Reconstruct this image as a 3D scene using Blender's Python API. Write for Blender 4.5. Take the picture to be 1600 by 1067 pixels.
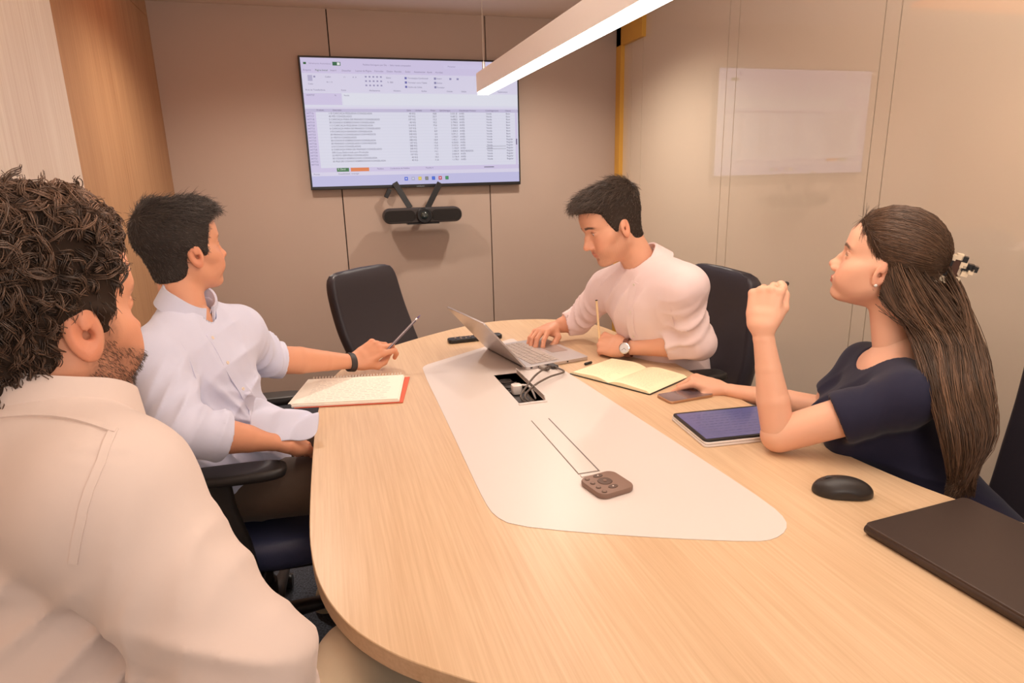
import bpy, math, random
import numpy as np
from mathutils import Vector, Matrix
random.seed(7); RNG = np.random.default_rng(7)
C = bpy.context.scene.collection
for o in list(bpy.data.objects): bpy.data.objects.remove(o)
A = np.array
PI = math.pi
# ------------------------------------------------------------------ camera
FPX, YAW, PITCH, ROLL = 989.7, 0.27972, 0.25482, -0.025169
CAMZ = 1.37; TT = 0.75                       # camera height, table top height
def cam_axes():
    cy, sy, cp, sp, cr, sr = (math.cos(YAW), math.sin(YAW), math.cos(PITCH), math.sin(PITCH), math.cos(ROLL), math.sin(ROLL))
    f = A([sy*cp, cy*cp, -sp]); r = A([cy, -sy, 0.]); u = np.cross(r, f)
    return cr*r+sr*u, -sr*r+cr*u, f
CR, CU, CF = cam_axes(); CO = A([0, 0, CAMZ])
cam = bpy.data.objects.new('camera', bpy.data.cameras.new('camera')); C.objects.link(cam)
cam.data.lens = FPX/1600*36; cam.data.sensor_width = 36; cam.data.clip_start = .02
cam.matrix_world = Matrix(((CR[0], CU[0], -CF[0], 0), (CR[1], CU[1], -CF[1], 0), (CR[2], CU[2], -CF[2], CAMZ), (0, 0, 0, 1)))
S_ = bpy.context.scene; S_.camera = cam
S_.view_settings.view_transform = 'Standard'; S_.view_settings.look = 'None'
S_.view_settings.gamma = 1; S_.view_settings.use_curve_mapping = False
S_.view_settings.exposure = 0.0
def P(x, y, d): return CO + d*(CF + (x-800)/FPX*CR - (y-533.5)/FPX*CU)      # pixel + distance -> point of the room
def onz(x, y, z):
    r = P(x, y, 1)-CO; return CO + r*((z-CAMZ)/r[2])
def ony(x, y, Y):
    r = P(x, y, 1)-CO; return CO + r*(Y/r[1])
# ------------------------------------------------------------------ world and lights
w = bpy.data.worlds.new('world'); S_.world = w; w.use_nodes = True
w.node_tree.nodes['Background'].inputs[0].default_value = (1.0, .90, .82, 1)
w.node_tree.nodes['Background'].inputs[1].default_value = .62
def area(name, loc, size, energy, color, target, sy=None):
    l = bpy.data.lights.new(name, 'AREA'); l.energy = energy; l.color = color; l.size = size
    if sy: l.shape = 'RECTANGLE'; l.size_y = sy
    o = bpy.data.objects.new(name, l); C.objects.link(o); o.location = loc
    o.rotation_euler = (Vector(target)-Vector(loc)).to_track_quat('-Z', 'Y').to_euler()
    return o
WARM = (1, .89, .77)
area('ceiling_light_source', (.9, 1.0, 2.30), 1.5, 15, WARM, (.9, 1.0, 0), 1.0)
area('bounce_light_source', (.5, -.5, 1.5), .6, 14, (1, .90, .82), (.6, .8, 3))  # added upward fill that brightens the ceiling
area('rear_light_source', (-.1, -.9, 2.2), 1.3, 8, (1, .88, .80), (.5, 1.6, .8))
for dx, dy in ((1.25, 3.35), (-.2, 3.2)):
    l = bpy.data.lights.new('downlight_source', 'SPOT'); l.energy = 72; l.color = WARM; l.shadow_soft_size = .05; l.spot_size = 2.5; l.spot_blend = .9
    o = bpy.data.objects.new('downlight_source', l); C.objects.link(o); o.location = (dx, dy, 2.30)
# ------------------------------------------------------------------ materials
MC = {}
def mat(name, col, rough=.6, metal=0, bump=None, var=None, emis=None, coat=0, spec=.5, sheen=0, vcol=False, trans=0, ior=1.45, sss=0):
    """col linear rgb. bump=(kind, scale, strength, stretch) var=(scale, amount, stretch)"""
    if name in MC: return MC[name]
    m = bpy.data.materials.new(name); m.use_nodes = True; n = m.node_tree; b = n.nodes['Principled BSDF']
    I = b.inputs
    I['Base Color'].default_value = (*col, 1); I['Roughness'].default_value = rough; I['Metallic'].default_value = metal
    I['Specular IOR Level'].default_value = spec; I['Coat Weight'].default_value = coat; I['IOR'].default_value = ior
    I['Transmission Weight'].default_value = trans
    if sheen: I['Sheen Weight'].default_value = sheen
    if sss:
        I['Subsurface Weight'].default_value = sss; I['Subsurface Radius'].default_value = (1, .35, .2); I['Subsurface Scale'].default_value = .012
    if emis: I['Emission Color'].default_value = (*emis[0], 1); I['Emission Strength'].default_value = emis[1]
    tc = n.nodes.new('ShaderNodeTexCoord')
    def noise(scale, stretch, detail=4):
        mp = n.nodes.new('ShaderNodeMapping'); mp.inputs['Scale'].default_value = stretch or (1, 1, 1)
        n.links.new(tc.outputs['Object'], mp.inputs[0])
        t = n.nodes.new('ShaderNodeTexNoise'); t.inputs['Scale'].default_value = scale; t.inputs['Detail'].default_value = detail
        n.links.new(mp.outputs[0], t.inputs[0]); return t.outputs[0]
    src = None
    if vcol:
        at = n.nodes.new('ShaderNodeAttribute'); at.attribute_name = 'Col'; src = at.outputs['Color']
    if var:
        t = noise(var[0], var[2] if len(var) > 2 else None)
        mr = n.nodes.new('ShaderNodeMapRange'); mr.inputs[1].default_value = .3; mr.inputs[2].default_value = .7
        mr.inputs[3].default_value = 1-var[1]; mr.inputs[4].default_value = 1+var[1]; n.links.new(t, mr.inputs[0])
        mx = n.nodes.new('ShaderNodeMix'); mx.data_type = 'RGBA'; mx.blend_type = 'MULTIPLY'; mx.inputs[0].default_value = 1
        if src: n.links.new(src, mx.inputs[6])
        else: mx.inputs[6].default_value = (*col, 1)
        n.links.new(mr.outputs[0], mx.inputs[7]); src = mx.outputs[2]
    if src: n.links.new(src, I['Base Color'])
    if bump:
        if bump[0] == 'noise': t = noise(bump[1], bump[3] if len(bump) > 3 else None)
        elif bump[0] == 'leather':
            v = n.nodes.new('ShaderNodeTexVoronoi'); v.inputs['Scale'].default_value = bump[1]; n.links.new(tc.outputs['Object'], v.inputs[0]); t = v.outputs[0]
        bp = n.nodes.new('ShaderNodeBump'); bp.inputs['Strength'].default_value = bump[2]; bp.inputs['Distance'].default_value = .002
        n.links.new(t, bp.inputs['Height']); n.links.new(bp.outputs[0], I['Normal'])
    MC[name] = m; return m
def wood(name, c1, c2, grain, scale=1.0, rough=.42):
    m = bpy.data.materials.new(name); m.use_nodes = True; n = m.node_tree; b = n.nodes['Principled BSDF']
    tc = n.nodes.new('ShaderNodeTexCoord')
    def nz(stretch, detail, rough_=.6):
        mp = n.nodes.new('ShaderNodeMapping'); mp.inputs['Scale'].default_value = stretch
        n.links.new(tc.outputs['Object'], mp.inputs[0])
        t = n.nodes.new('ShaderNodeTexNoise'); t.inputs['Scale'].default_value = scale; t.inputs['Detail'].default_value = detail; t.inputs['Roughness'].default_value = rough_
        n.links.new(mp.outputs[0], t.inputs[0]); return t.outputs[0]
    fine = {'y': (160, 4, 160), 'z': (160, 160, 3)}[grain]; big = {'y': (9, .8, 9), 'z': (9, 9, .5)}[grain]
    a = nz(fine, 3); c = nz(big, 3)
    mx = n.nodes.new('ShaderNodeMath'); mx.operation = 'MULTIPLY_ADD'; mx.inputs[1].default_value = .6
    n.links.new(a, mx.inputs[0]); 
    m2 = n.nodes.new('ShaderNodeMath'); m2.operation = 'MULTIPLY'; m2.inputs[1].default_value = .4; n.links.new(c, m2.inputs[0]); n.links.new(m2.outputs[0], mx.inputs[2])
    r = n.nodes.new('ShaderNodeValToRGB'); r.color_ramp.elements[0].position = .32; r.color_ramp.elements[1].position = .62
    r.color_ramp.elements[0].color = (*c1, 1); r.color_ramp.elements[1].color = (*c2, 1)
    n.links.new(mx.outputs[0], r.inputs[0]); n.links.new(r.outputs[0], b.inputs['Base Color'])
    b.inputs['Roughness'].default_value = rough
    bp = n.nodes.new('ShaderNodeBump'); bp.inputs['Strength'].default_value = .12; bp.inputs['Distance'].default_value = .001
    n.links.new(a, bp.inputs['Height']); n.links.new(bp.outputs[0], b.inputs['Normal'])
    return m
def lin(r, g, b): return tuple(((v/255)/12.92 if v <= 10 else ((v/255+.055)/1.055)**2.4) for v in (r, g, b))
# ------------------------------------------------------------------ object helpers
def tag(o, label=None, cat=None, group=None, kind=None):
    if label: o['label'] = label
    if cat: o['category'] = cat
    if group: o['group'] = group
    if kind: o['kind'] = kind
    return o
def empty(name, loc, label, cat, group=None, rz=0):
    o = bpy.data.objects.new(name, None); C.objects.link(o); o.location = loc; o.rotation_euler = (0, 0, rz); o.empty_display_size = .05
    return tag(o, label, cat, group)
def link(name, me, m, parent=None, smooth=False, keep_world=True):
    o = bpy.data.objects.new(name, me); C.objects.link(o)
    if m is not None:
        for k in (m if isinstance(m, (list, tuple)) else [m]): me.materials.append(k)
    if parent is not None:
        o.parent = parent
        if keep_world: o.matrix_parent_inverse = world_of(parent).inverted()
    if smooth: me.shade_smooth()
    return o
def world_of(o):
    M = Matrix.LocRotScale(o.location, o.rotation_euler, o.scale)
    return (world_of(o.parent) @ o.matrix_parent_inverse @ M) if o.parent else M
class MB:
    """collects vertices and faces"""
    def __init__(s): s.v = []; s.f = []; s.mi = []
    def add(s, v, f, mi=0):
        k = len(s.v); s.v += [tuple(map(float, q)) for q in v]; s.f += [tuple(i+k for i in q) for q in f]; s.mi += [mi]*len(f); return s
    def box(s, c, h, M=None, mi=0):
        c = A(c); v = [A((x*h[0], y*h[1], z*h[2])) for x in (-1, 1) for y in (-1, 1) for z in (-1, 1)]
        if M is not None: v = [A(M) @ q for q in v]
        return s.add([q+c for q in v], [(0, 1, 3, 2), (4, 6, 7, 5), (0, 4, 5, 1), (2, 3, 7, 6), (0, 2, 6, 4), (1, 5, 7, 3)], mi)
    def prism(s, poly, z0, z1, mi=0, M=None, O=(0, 0, 0)):
        n = len(poly); v = [(x, y, z0) for x, y in poly]+[(x, y, z1) for x, y in poly]
        if M is not None: v = [A(M) @ A(q)+A(O) for q in v]
        return s.add(v, [tuple(range(n))[::-1], tuple(range(n, 2*n))]+[(i, (i+1) % n, n+(i+1) % n, n+i) for i in range(n)], mi)
    def tube(s, pts, r, n=10, mi=0, cap=True, sq=1.0):
        pts = [A(p, float) for p in pts]; rr = r if hasattr(r, '__len__') else [r]*len(pts)
        rings = []; up = None
        for i, p in enumerate(pts):
            t = pts[min(i+1, len(pts)-1)]-pts[max(i-1, 0)]; t = t/(np.linalg.norm(t)+1e-12)
            if up is None: up = A([0, 0, 1.]) if abs(t[2]) < .9 else A([1., 0, 0])
            a = np.cross(up, t); a /= np.linalg.norm(a)+1e-12; b = np.cross(t, a); up = b
            rings.append([p+rr[i]*(math.cos(2*PI*k/n)*a+sq*math.sin(2*PI*k/n)*b) for k in range(n)])
        return s.loft(rings, cap, mi)
    def loft(s, rings, cap=True, mi=0, closed=False):
        n = len(rings[0]); v = [q for r in rings for q in r]; f = []; m = len(rings)
        for i in range(m if closed else m-1):
            j = (i+1) % m
            for k in range(n): f.append((i*n+k, i*n+(k+1) % n, j*n+(k+1) % n, j*n+k))
        if cap and not closed: f += [tuple(range(n))[::-1], tuple(range((m-1)*n, m*n))]
        return s.add(v, f, mi)
    def lathe(s, prof, n=24, O=(0, 0, 0), M=None, mi=0):
        rings = []
        for r, z in prof:
            ring = [A((r*math.cos(2*PI*k/n), r*math.sin(2*PI*k/n), z)) for k in range(n)]
            if M is not None: ring = [A(M) @ q for q in ring]
            rings.append([q+A(O) for q in ring])
        return s.loft(rings, True, mi)
    def build(s, name, m, parent=None, smooth=False, bevel=0, seg=2, sub=0, auto=False):
        me = bpy.data.meshes.new(name); me.from_pydata(s.v, [], s.f); me.update()
        o = link(name, me, m, parent)
        for i, p in enumerate(me.polygons): p.material_index = s.mi[i]
        if smooth or bevel or sub: me.shade_smooth()
        if bevel:
            b = o.modifiers.new('b', 'BEVEL'); b.width = bevel; b.segments = seg; b.limit_method = 'ANGLE'; b.angle_limit = math.radians(35); b.harden_normals = True
        if sub: q = o.modifiers.new('s', 'SUBSURF'); q.levels = sub; q.render_levels = sub
        if auto: me.set_sharp_from_angle(angle=math.radians(40))
        return o
def rrect(w, h, r, n=5, cx=0, cy=0):
    o = []
    for sx, sy, a0 in ((1, 1, 0), (-1, 1, 90), (-1, -1, 180), (1, -1, 270)):
        for k in range(n+1):
            a = math.radians(a0+90*k/n); o.append((cx+sx*(w/2-r)+r*math.cos(a), cy+sy*(h/2-r)+r*math.sin(a)))
    return o
def smooth_poly(pts, it=2):
    for _ in range(it):
        q = []
        for i in range(len(pts)):
            a, b = A(pts[i]), A(pts[(i+1) % len(pts)]); q += [a*.75+b*.25, a*.25+b*.75]
        pts = q
    return [tuple(p) for p in pts]
def spline(pts, n):
    pts = [A(p, float) for p in pts]; o = []; m = len(pts)-1
    for i in range(n):
        t = i/(n-1)*m; k = min(int(t), m-1); u = t-k
        p0, p1, p2, p3 = pts[max(k-1, 0)], pts[k], pts[k+1], pts[min(k+2, m)]
        o.append(.5*((2*p1)+(-p0+p2)*u+(2*p0-5*p1+4*p2-p3)*u*u+(-p0+3*p1-3*p2+p3)*u**3))
    return o
FONTS = {}
def text_mesh(body, size, ax='LEFT', spacing=1.0):
    c = bpy.data.curves.new('t', 'FONT'); c.body = body; c.size = size; c.align_x = ax; c.space_line = spacing
    o = bpy.data.objects.new('t', c); C.objects.link(o); bpy.context.view_layer.update()
    me = bpy.data.meshes.new_from_object(o.evaluated_get(bpy.context.evaluated_depsgraph_get()))
    bpy.data.objects.remove(o); bpy.data.curves.remove(c); return me
# ------------------------------------------------------------------ implicit surfaces (sculpting kit)
def nrm(v): v = A(v, float); return v/(np.linalg.norm(v)+1e-12)
class Field:
    def __init__(s, lo, hi, res):
        s.lo = A(lo, float); s.res = res; s.n = np.ceil((A(hi)-s.lo)/res).astype(int)+1
        s.S = np.full(s.n, .5, np.float32); s.ax = [(s.lo[i]+res*np.arange(s.n[i])).astype(np.float32) for i in range(3)]
    def sub(s, lo, hi):
        a = np.clip(np.floor((A(lo)-s.lo)/s.res).astype(int), 0, s.n); b = np.clip(np.ceil((A(hi)-s.lo)/s.res).astype(int)+1, 0, s.n)
        if (b <= a).any(): return None
        sl = tuple(slice(a[i], b[i]) for i in range(3))
        g = np.meshgrid(*(s.ax[i][sl[i]] for i in range(3)), indexing='ij', sparse=True)
        return sl, g
    def op(s, fn, lo, hi, k, mode):
        m = k+.006; q = s.sub(A(lo)-m, A(hi)+m)
        if q is None: return
        sl, g = q; d = fn(*g).astype(np.float32); a = s.S[sl]
        if mode == '+':
            if k > 0: h = np.clip(.5+.5*(a-d)/k, 0, 1); s.S[sl] = a*(1-h)+d*h-k*h*(1-h)
            else: s.S[sl] = np.minimum(a, d)
        else:
            d = -d
            if k > 0: h = np.clip(.5-.5*(a-d)/k, 0, 1); s.S[sl] = a*(1-h)+d*h+k*h*(1-h)
            else: s.S[sl] = np.maximum(a, d)
    def cone(s, p, q, r0, r1, k=.01, mode='+', lat=None, flat=1.0):
        """tapered capsule; lat axis is scaled by flat (flat<1 thins it along lat)"""
        p = A(p, float); q = A(q, float); v = q-p; L2 = v@v+1e-12; R = max(r0, r1)*max(1, flat)
        l = nrm(lat) if lat is not None else None
        def fn(X, Y, Z):
            x, y, z = X-p[0], Y-p[1], Z-p[2]
            t = np.clip((x*v[0]+y*v[1]+z*v[2])/L2, 0, 1); x = x-t*v[0]; y = y-t*v[1]; z = z-t*v[2]
            r = r0+(r1-r0)*t; d2 = x*x+y*y+z*z
            if l is not None:
                u = x*l[0]+y*l[1]+z*l[2]; rest = np.maximum(d2-u*u, 0)
                kk = np.sqrt(rest+(u/flat)**2); return (kk-r)*min(1, flat)
            return np.sqrt(d2)-r
        s.op(fn, np.minimum(p, q)-R, np.maximum(p, q)+R, k, mode); return s
    def chain(s, pts, rs, k=.01, mode='+', lat=None, flat=1.0):
        for i in range(len(pts)-1): s.cone(pts[i], pts[i+1], rs[i], rs[i+1], k, mode, lat, flat)
        return s
    def ell(s, c, r, k=.01, mode='+', M=None):
        """M rows = local axes"""
        c = A(c, float); r = A(r, float); M = np.eye(3) if M is None else A(M, float)
        e = np.sqrt(((M*r[:, None])**2).sum(0))
        def fn(X, Y, Z):
            x, y, z = X-c[0], Y-c[1], Z-c[2]
            u = [(M[i, 0]*x+M[i, 1]*y+M[i, 2]*z)/r[i] for i in range(3)]
            k0 = np.sqrt(u[0]**2+u[1]**2+u[2]**2)+1e-9; k1 = np.sqrt((u[0]/r[0])**2+(u[1]/r[1])**2+(u[2]/r[2])**2)+1e-9
            return k0*(k0-1)/k1
        s.op(fn, c-e, c+e, k, mode); return s
    def box(s, c, h, rr=.003, k=.004, mode='+', M=None):
        c = A(c, float); h = A(h, float); M = np.eye(3) if M is None else A(M, float)
        e = np.abs(M*h[:, None]).sum(0)
        def fn(X, Y, Z):
            x, y, z = X-c[0], Y-c[1], Z-c[2]
            q = [np.abs(M[i, 0]*x+M[i, 1]*y+M[i, 2]*z)-(h[i]-rr) for i in range(3)]
            return np.sqrt(np.maximum(q[0], 0)**2+np.maximum(q[1], 0)**2+np.maximum(q[2], 0)**2)+np.minimum(np.maximum(np.maximum(q[0], q[1]), q[2]), 0)-rr
        s.op(fn, c-e, c+e, k, mode); return s
    def limb(s, p, q, a0, b0, a1, b1, lat, k=.03, mode='+'):
        """flattened tapered capsule: a = half width along lat, b = half thickness"""
        p = A(p, float); q = A(q, float); v = q-p; L2 = v@v; l = nrm(lat); R = max(a0, b0, a1, b1)
        def fn(X, Y, Z):
            x, y, z = X-p[0], Y-p[1], Z-p[2]
            t = np.clip((x*v[0]+y*v[1]+z*v[2])/L2, 0, 1); x = x-t*v[0]; y = y-t*v[1]; z = z-t*v[2]
            a = a0+(a1-a0)*t; b = b0+(b1-b0)*t; u = x*l[0]+y*l[1]+z*l[2]; w2 = np.maximum(x*x+y*y+z*z-u*u, 0)
            kk = np.sqrt((u/a)**2+w2/b**2); return (kk-1)*np.minimum(a, b)
        s.op(fn, np.minimum(p, q)-R, np.maximum(p, q)+R, k, mode); return s
    def disp(s, fn):
        """add fn(X,Y,Z) everywhere near the surface (positive carves)"""
        g = np.meshgrid(*s.ax, indexing='ij', sparse=True); s.S += fn(*g).astype(np.float32); return s
    def clip_fn(s, fn): # intersect with fn<0
        g = np.meshgrid(*s.ax, indexing='ij', sparse=True); s.S = np.maximum(s.S, fn(*g).astype(np.float32)); return s
    def mesh(s):
        S = s.S.copy(); S[0] = S[-1] = 1; S[:, 0] = S[:, -1] = 1; S[:, :, 0] = S[:, :, -1] = 1
        neg = S < 0; nx, ny, nz = S.shape
        c = np.zeros((nx-1, ny-1, nz-1), np.int8)
        for i in (0, 1):
            for j in (0, 1):
                for k in (0, 1): c += neg[i:nx-1+i, j:ny-1+j, k:nz-1+k]
        act = np.argwhere((c > 0) & (c < 8)); N = len(act)
        idx = np.full(c.shape, -1, np.int32); idx[tuple(act.T)] = np.arange(N)
        acc = np.zeros((N, 3)); cnt = np.zeros(N)
        cor = {(i, j, k): S[act[:, 0]+i, act[:, 1]+j, act[:, 2]+k] for i in (0, 1) for j in (0, 1) for k in (0, 1)}
        for a in cor:
            for d in range(3):
                if a[d] == 0:
                    b = list(a); b[d] = 1; b = tuple(b); s0, s1 = cor[a], cor[b]; m = (s0 < 0) != (s1 < 0)
                    t = s0[m]/(s0[m]-s1[m]+1e-12); p = np.tile(A(a, float), (m.sum(), 1)); p[:, d] = t
                    acc[m] += p; cnt[m] += 1
        V = s.lo+s.res*(act+acc/cnt[:, None])
        F = []
        for d in range(3):
            e, g = (d+1) % 3, (d+2) % 3
            sl0 = [slice(None)]*3; sl1 = [slice(None)]*3; sl0[d] = slice(0, -1); sl1[d] = slice(1, None)
            n0, n1 = neg[tuple(sl0)], neg[tuple(sl1)]; ed = np.argwhere(n0 != n1)
            ok = (ed[:, e] > 0) & (ed[:, g] > 0) & (ed[:, e] < S.shape[e]-1) & (ed[:, g] < S.shape[g]-1); ed = ed[ok]
            def cell(de, dg):
                q = ed.copy(); q[:, e] += de; q[:, g] += dg; return idx[tuple(q.T)]
            quad = np.stack([cell(-1, -1), cell(0, -1), cell(0, 0), cell(-1, 0)], 1)
            flip = ~neg[tuple(ed.T)]; quad[flip] = quad[flip][:, ::-1]; F.append(quad)
        F = np.concatenate(F); F = F[(F >= 0).all(1)]
        return V, F
def relax(V, F, it=2, lam=.5):
    """light laplacian smoothing"""
    e = np.concatenate([F[:, [0, 1]], F[:, [1, 2]], F[:, [2, 3]], F[:, [3, 0]]]); n = len(V)
    for _ in range(it):
        acc = np.zeros_like(V); cnt = np.bincount(e[:, 0], minlength=n)+np.bincount(e[:, 1], minlength=n)
        for d in range(3):
            acc[:, d] = np.bincount(e[:, 0], V[e[:, 1], d], n)+np.bincount(e[:, 1], V[e[:, 0], d], n)
        V = V+lam*(acc/np.maximum(cnt, 1)[:, None]-V)
    return V
def vnormals(V, F):
    n = np.cross(V[F[:, 2]]-V[F[:, 0]], V[F[:, 3]]-V[F[:, 1]]); N = np.zeros_like(V)
    for i in range(4):
        for d in range(3): N[:, d] += np.bincount(F[:, i], n[:, d], len(V))
    return N/(np.linalg.norm(N, axis=1)[:, None]+1e-12)
def np_mesh(name, V, F, m, parent=None, col=None, smooth=True):
    me = bpy.data.meshes.new(name); me.vertices.add(len(V)); me.vertices.foreach_set('co', A(V, np.float32).ravel())
    k = F.shape[1]; me.loops.add(F.size); me.loops.foreach_set('vertex_index', F.astype(np.int32).ravel())
    me.polygons.add(len(F)); me.polygons.foreach_set('loop_start', np.arange(0, F.size, k, dtype=np.int32))
    me.update(calc_edges=True); me.validate()
    if col is not None:
        at = me.color_attributes.new('Col', 'FLOAT_COLOR', 'POINT'); c = np.ones((len(V), 4), np.float32); c[:, :3] = col; at.data.foreach_set('color', c.ravel())
    return link(name, me, m, parent, smooth)
def join_np(parts):
    Vs, Fs, Cs, o = [], [], [], 0
    for V, F, c in parts:
        Vs.append(V); Fs.append(F+o); o += len(V); Cs.append(np.tile(A(c, float), (len(V), 1)) if np.ndim(c) == 1 else c)
    return np.concatenate(Vs), np.concatenate(Fs), np.concatenate(Cs)
def wave(X, Y, Z, seed, freq, octaves=3):
    """smooth pseudo-noise in about [-1,1] as a sum of warped sines"""
    r = np.random.default_rng(seed); o = 0; amp = 1; tot = 0
    for k in range(octaves):
        for j in range(3):
            a = r.normal(size=3); a *= freq*(1.9**k)/np.linalg.norm(a); b = r.normal(size=3); b *= freq*(1.9**k)*.6/np.linalg.norm(b); ph = r.uniform(0, 6.28, 2)
            o = o+amp*np.sin(a[0]*X+a[1]*Y+a[2]*Z+ph[0]+1.3*np.sin(b[0]*X+b[1]*Y+b[2]*Z+ph[1])); tot += amp
        amp *= .55
    return o/tot*1.6
def strands(paths, r, name, m, parent, cols, taper=.3, sides=3):
    """paths (N,K,3) -> one mesh of thin tubes"""
    paths = A(paths, float); N, K, _ = paths.shape
    t = np.gradient(paths, axis=1); t /= np.linalg.norm(t, axis=2, keepdims=True)+1e-12
    up = A([.96, .22, .12]); a = np.cross(t, up); a /= np.linalg.norm(a, axis=2, keepdims=True)+1e-9; b = np.cross(t, a)
    rad = (A(r).reshape(-1, 1)*np.ones((N, 1)))*np.interp(np.arange(K)/(K-1), [0, .15, .6, 1], [.7, 1, .9, taper])[None]
    V = np.stack([paths+rad[..., None]*(math.cos(2*PI*s/sides)*a+math.sin(2*PI*s/sides)*b) for s in range(sides)], 2)  # N,K,S,3
    base = (np.arange(N)*K*sides)[:, None, None]+(np.arange(K-1)*sides)[None, :, None]+np.arange(sides)[None, None, :]
    nx = (np.arange(N)*K*sides)[:, None, None]+(np.arange(K-1)*sides)[None, :, None]+((np.arange(sides)+1) % sides)[None, None, :]
    F = np.stack([base, nx, nx+sides, base+sides], -1).reshape(-1, 4)
    col = np.repeat(A(cols), K*sides, axis=0)
    return np_mesh(name, V.reshape(-1, 3), F, m, parent, col)
# ------------------------------------------------------------------ the room
M_wall = mat('wall_panel_paint', lin(188, 166, 152), .75, bump=('noise', 90, .05), var=(1.2, .03))
M_dark = mat('dark_gap', (.02, .016, .013), .8)
M_ceil = mat('ceiling_paint', lin(232, 212, 198), .85)
M_wood_d = wood('wall_wood', lin(160, 116, 80), lin(188, 144, 104), 'z')
M_wood_lit = wood('lit_wall_wood', lin(226, 206, 188), lin(244, 230, 214), 'z')
M_glass = mat('beige_gloss_glass', lin(224, 206, 184), .5, coat=1.0, spec=.3); M_glass.node_tree.nodes['Principled BSDF'].inputs['Coat IOR'].default_value = 2.1
M_glass.node_tree.nodes['Principled BSDF'].inputs['Coat Roughness'].default_value = .015
M_frame = mat('yellow_wood_frame', lin(222, 168, 72), .4)
M_carpet = mat('carpet', lin(70, 74, 84), .95, bump=('noise', 300, .8), var=(160, .7))
H = 2.345; YB = 4.2; XL = -.82; XR = 2.01
def struct(name, mb, m, **k): return tag(mb.build(name, m, **k), kind='structure')
struct('floor', MB().box(((XL+XR)/2, 1.3, -.02), (1.9, 3.1, .02)), M_carpet)
struct('ceiling', MB().box(((XL+XR)/2, 1.3, H+.02), (1.9, 3.1, .02)), M_ceil)
wb = tag(MB().box(((XL+XR)/2, YB+.05, H/2), (1.9, .03, H/2)).build('wall_back', M_dark), kind='structure')
xs = [XL-.02] + [float(ony(509, 15, YB)[0]), float(ony(757, 25, YB)[0])] + [XR+.02]
for i in range(len(xs)-1):
    a, b = xs[i]+.003, xs[i+1]-.003
    MB().box(((a+b)/2, YB+.01, H/2), ((b-a)/2, .01, H/2)).build('panel', M_wall, wb, bevel=.0015, seg=1)
# left wall: recessed dark wood, proud wood coloured paler for the light falling on it
wl = struct('wall_left', MB().box((XL-.05, 1.3, H/2), (.035, 3.1, H/2)), M_dark)
zj = 2.262
for z0, z1 in ((0, zj-.0015), (zj+.0015, H)):
    for y0, y1 in ((2.4, 3.3), (3.3, YB)):
        MB().box((XL-.0075, (y0+y1)/2, (z0+z1)/2), (.0075, (y1-y0)/2-.0006, (z1-z0)/2)).build('panel', M_wood_d, wl)
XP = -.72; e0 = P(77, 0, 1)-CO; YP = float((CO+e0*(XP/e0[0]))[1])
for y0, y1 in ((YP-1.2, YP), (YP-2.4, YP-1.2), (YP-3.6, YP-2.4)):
    MB().box(((XL+XP)/2-.01, (y0+y1)/2, H/2), ((XP-XL)/2+.01, (y1-y0)/2-.0007, H/2)).build('panel', M_wood_lit, wl)
# right wall: gloss glass panels with dark joints
wr = struct('wall_right', MB().box((XR+.05, 1.3, H/2), (.035, 3.1, H/2)), M_dark)
ys = [-1.8, -.1, -.02, .93, 1.0, 1.95, 2.02, 2.89, 2.97, 3.87]
for a, b in zip(ys[:-1], ys[1:]):
    MB().box((XR+.007, (a+b)/2, H/2), (.007, (b-a)/2-.0022, H/2)).build('glass_panel', M_glass, wr)
MB().box((XR+.007, (3.87+4.02)/2, H/2), (.007, .073, H/2)).build('glass_panel', M_glass, wr)
MB().box((XR+.007, (4.02+4.2)/2, H/2), (.007, .088, H/2)).build('glass_panel', M_glass, wr)
t = MB().box((XR-.012, YB-.035, (H-.02)/2), (.016, .035, (H-.02)/2)).box((XR-.012, YB-.18, H-.085), (.016, .18, .075))
struct('trim_1', t, M_frame, bevel=.002)
# orange ceiling panel out of view, given an added glow to mirror in the glass
M_or = mat('glowing_orange', lin(214, 132, 40), .5, emis=(lin(240, 130, 40), 1.1))
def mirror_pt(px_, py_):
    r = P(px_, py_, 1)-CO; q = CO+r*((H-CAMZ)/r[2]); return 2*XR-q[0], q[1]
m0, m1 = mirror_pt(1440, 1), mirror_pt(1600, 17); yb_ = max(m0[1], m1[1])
struct('ceiling_glow_panel', MB().box(((m0[0]+m1[0])/2-.25, yb_-.25, H-.012), (abs(m0[0]-m1[0])/2+.25, .25, .010)), M_or)
# ------------------------------------------------------------------ television on the wall
M_blk = mat('black_plastic', (.012, .011, .012), .35); M_blk2 = mat('dark_grey_plastic', (.045, .036, .034), .5)
k = 4.15/4.2; TX0, TW, TZ1 = -.0135*4.2*k, .3222*4.2*k, CAMZ+.1709*4.2*k; THH = TW/1.757; TZ0 = TZ1-THH; TY = 4.15
tv = empty('television', (TX0+TW/2, YB, TZ0), 'wall-mounted flat television with a thin black frame showing a spreadsheet', 'television')
MB().box((TX0+TW/2, TY+.016, (TZ0+TZ1)/2), (TW/2, .014, THH/2)).build('bezel', M_blk, tv, bevel=.003)
MB().box((TX0+TW/2, TY+.036, (TZ0+TZ1)/2), (.3, .012, .2)).build('wall_bracket', M_blk, tv)
def screen_mat(name, c, s=1.0): return mat(name, (0.02, .02, .02), .35, emis=(c, s))
EM = .78
M_scr = screen_mat('screen_white', lin(232, 232, 250), EM)
bz = .011; SX0, SX1, SZ0, SZ1 = TX0+bz, TX0+TW-bz, TZ0+bz+.008, TZ1-bz; SW, SH = SX1-SX0, SZ1-SZ0
def sc(u, v): return SX0+u*SW, SZ1-v*SH      # u right, v down 0..1
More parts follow.
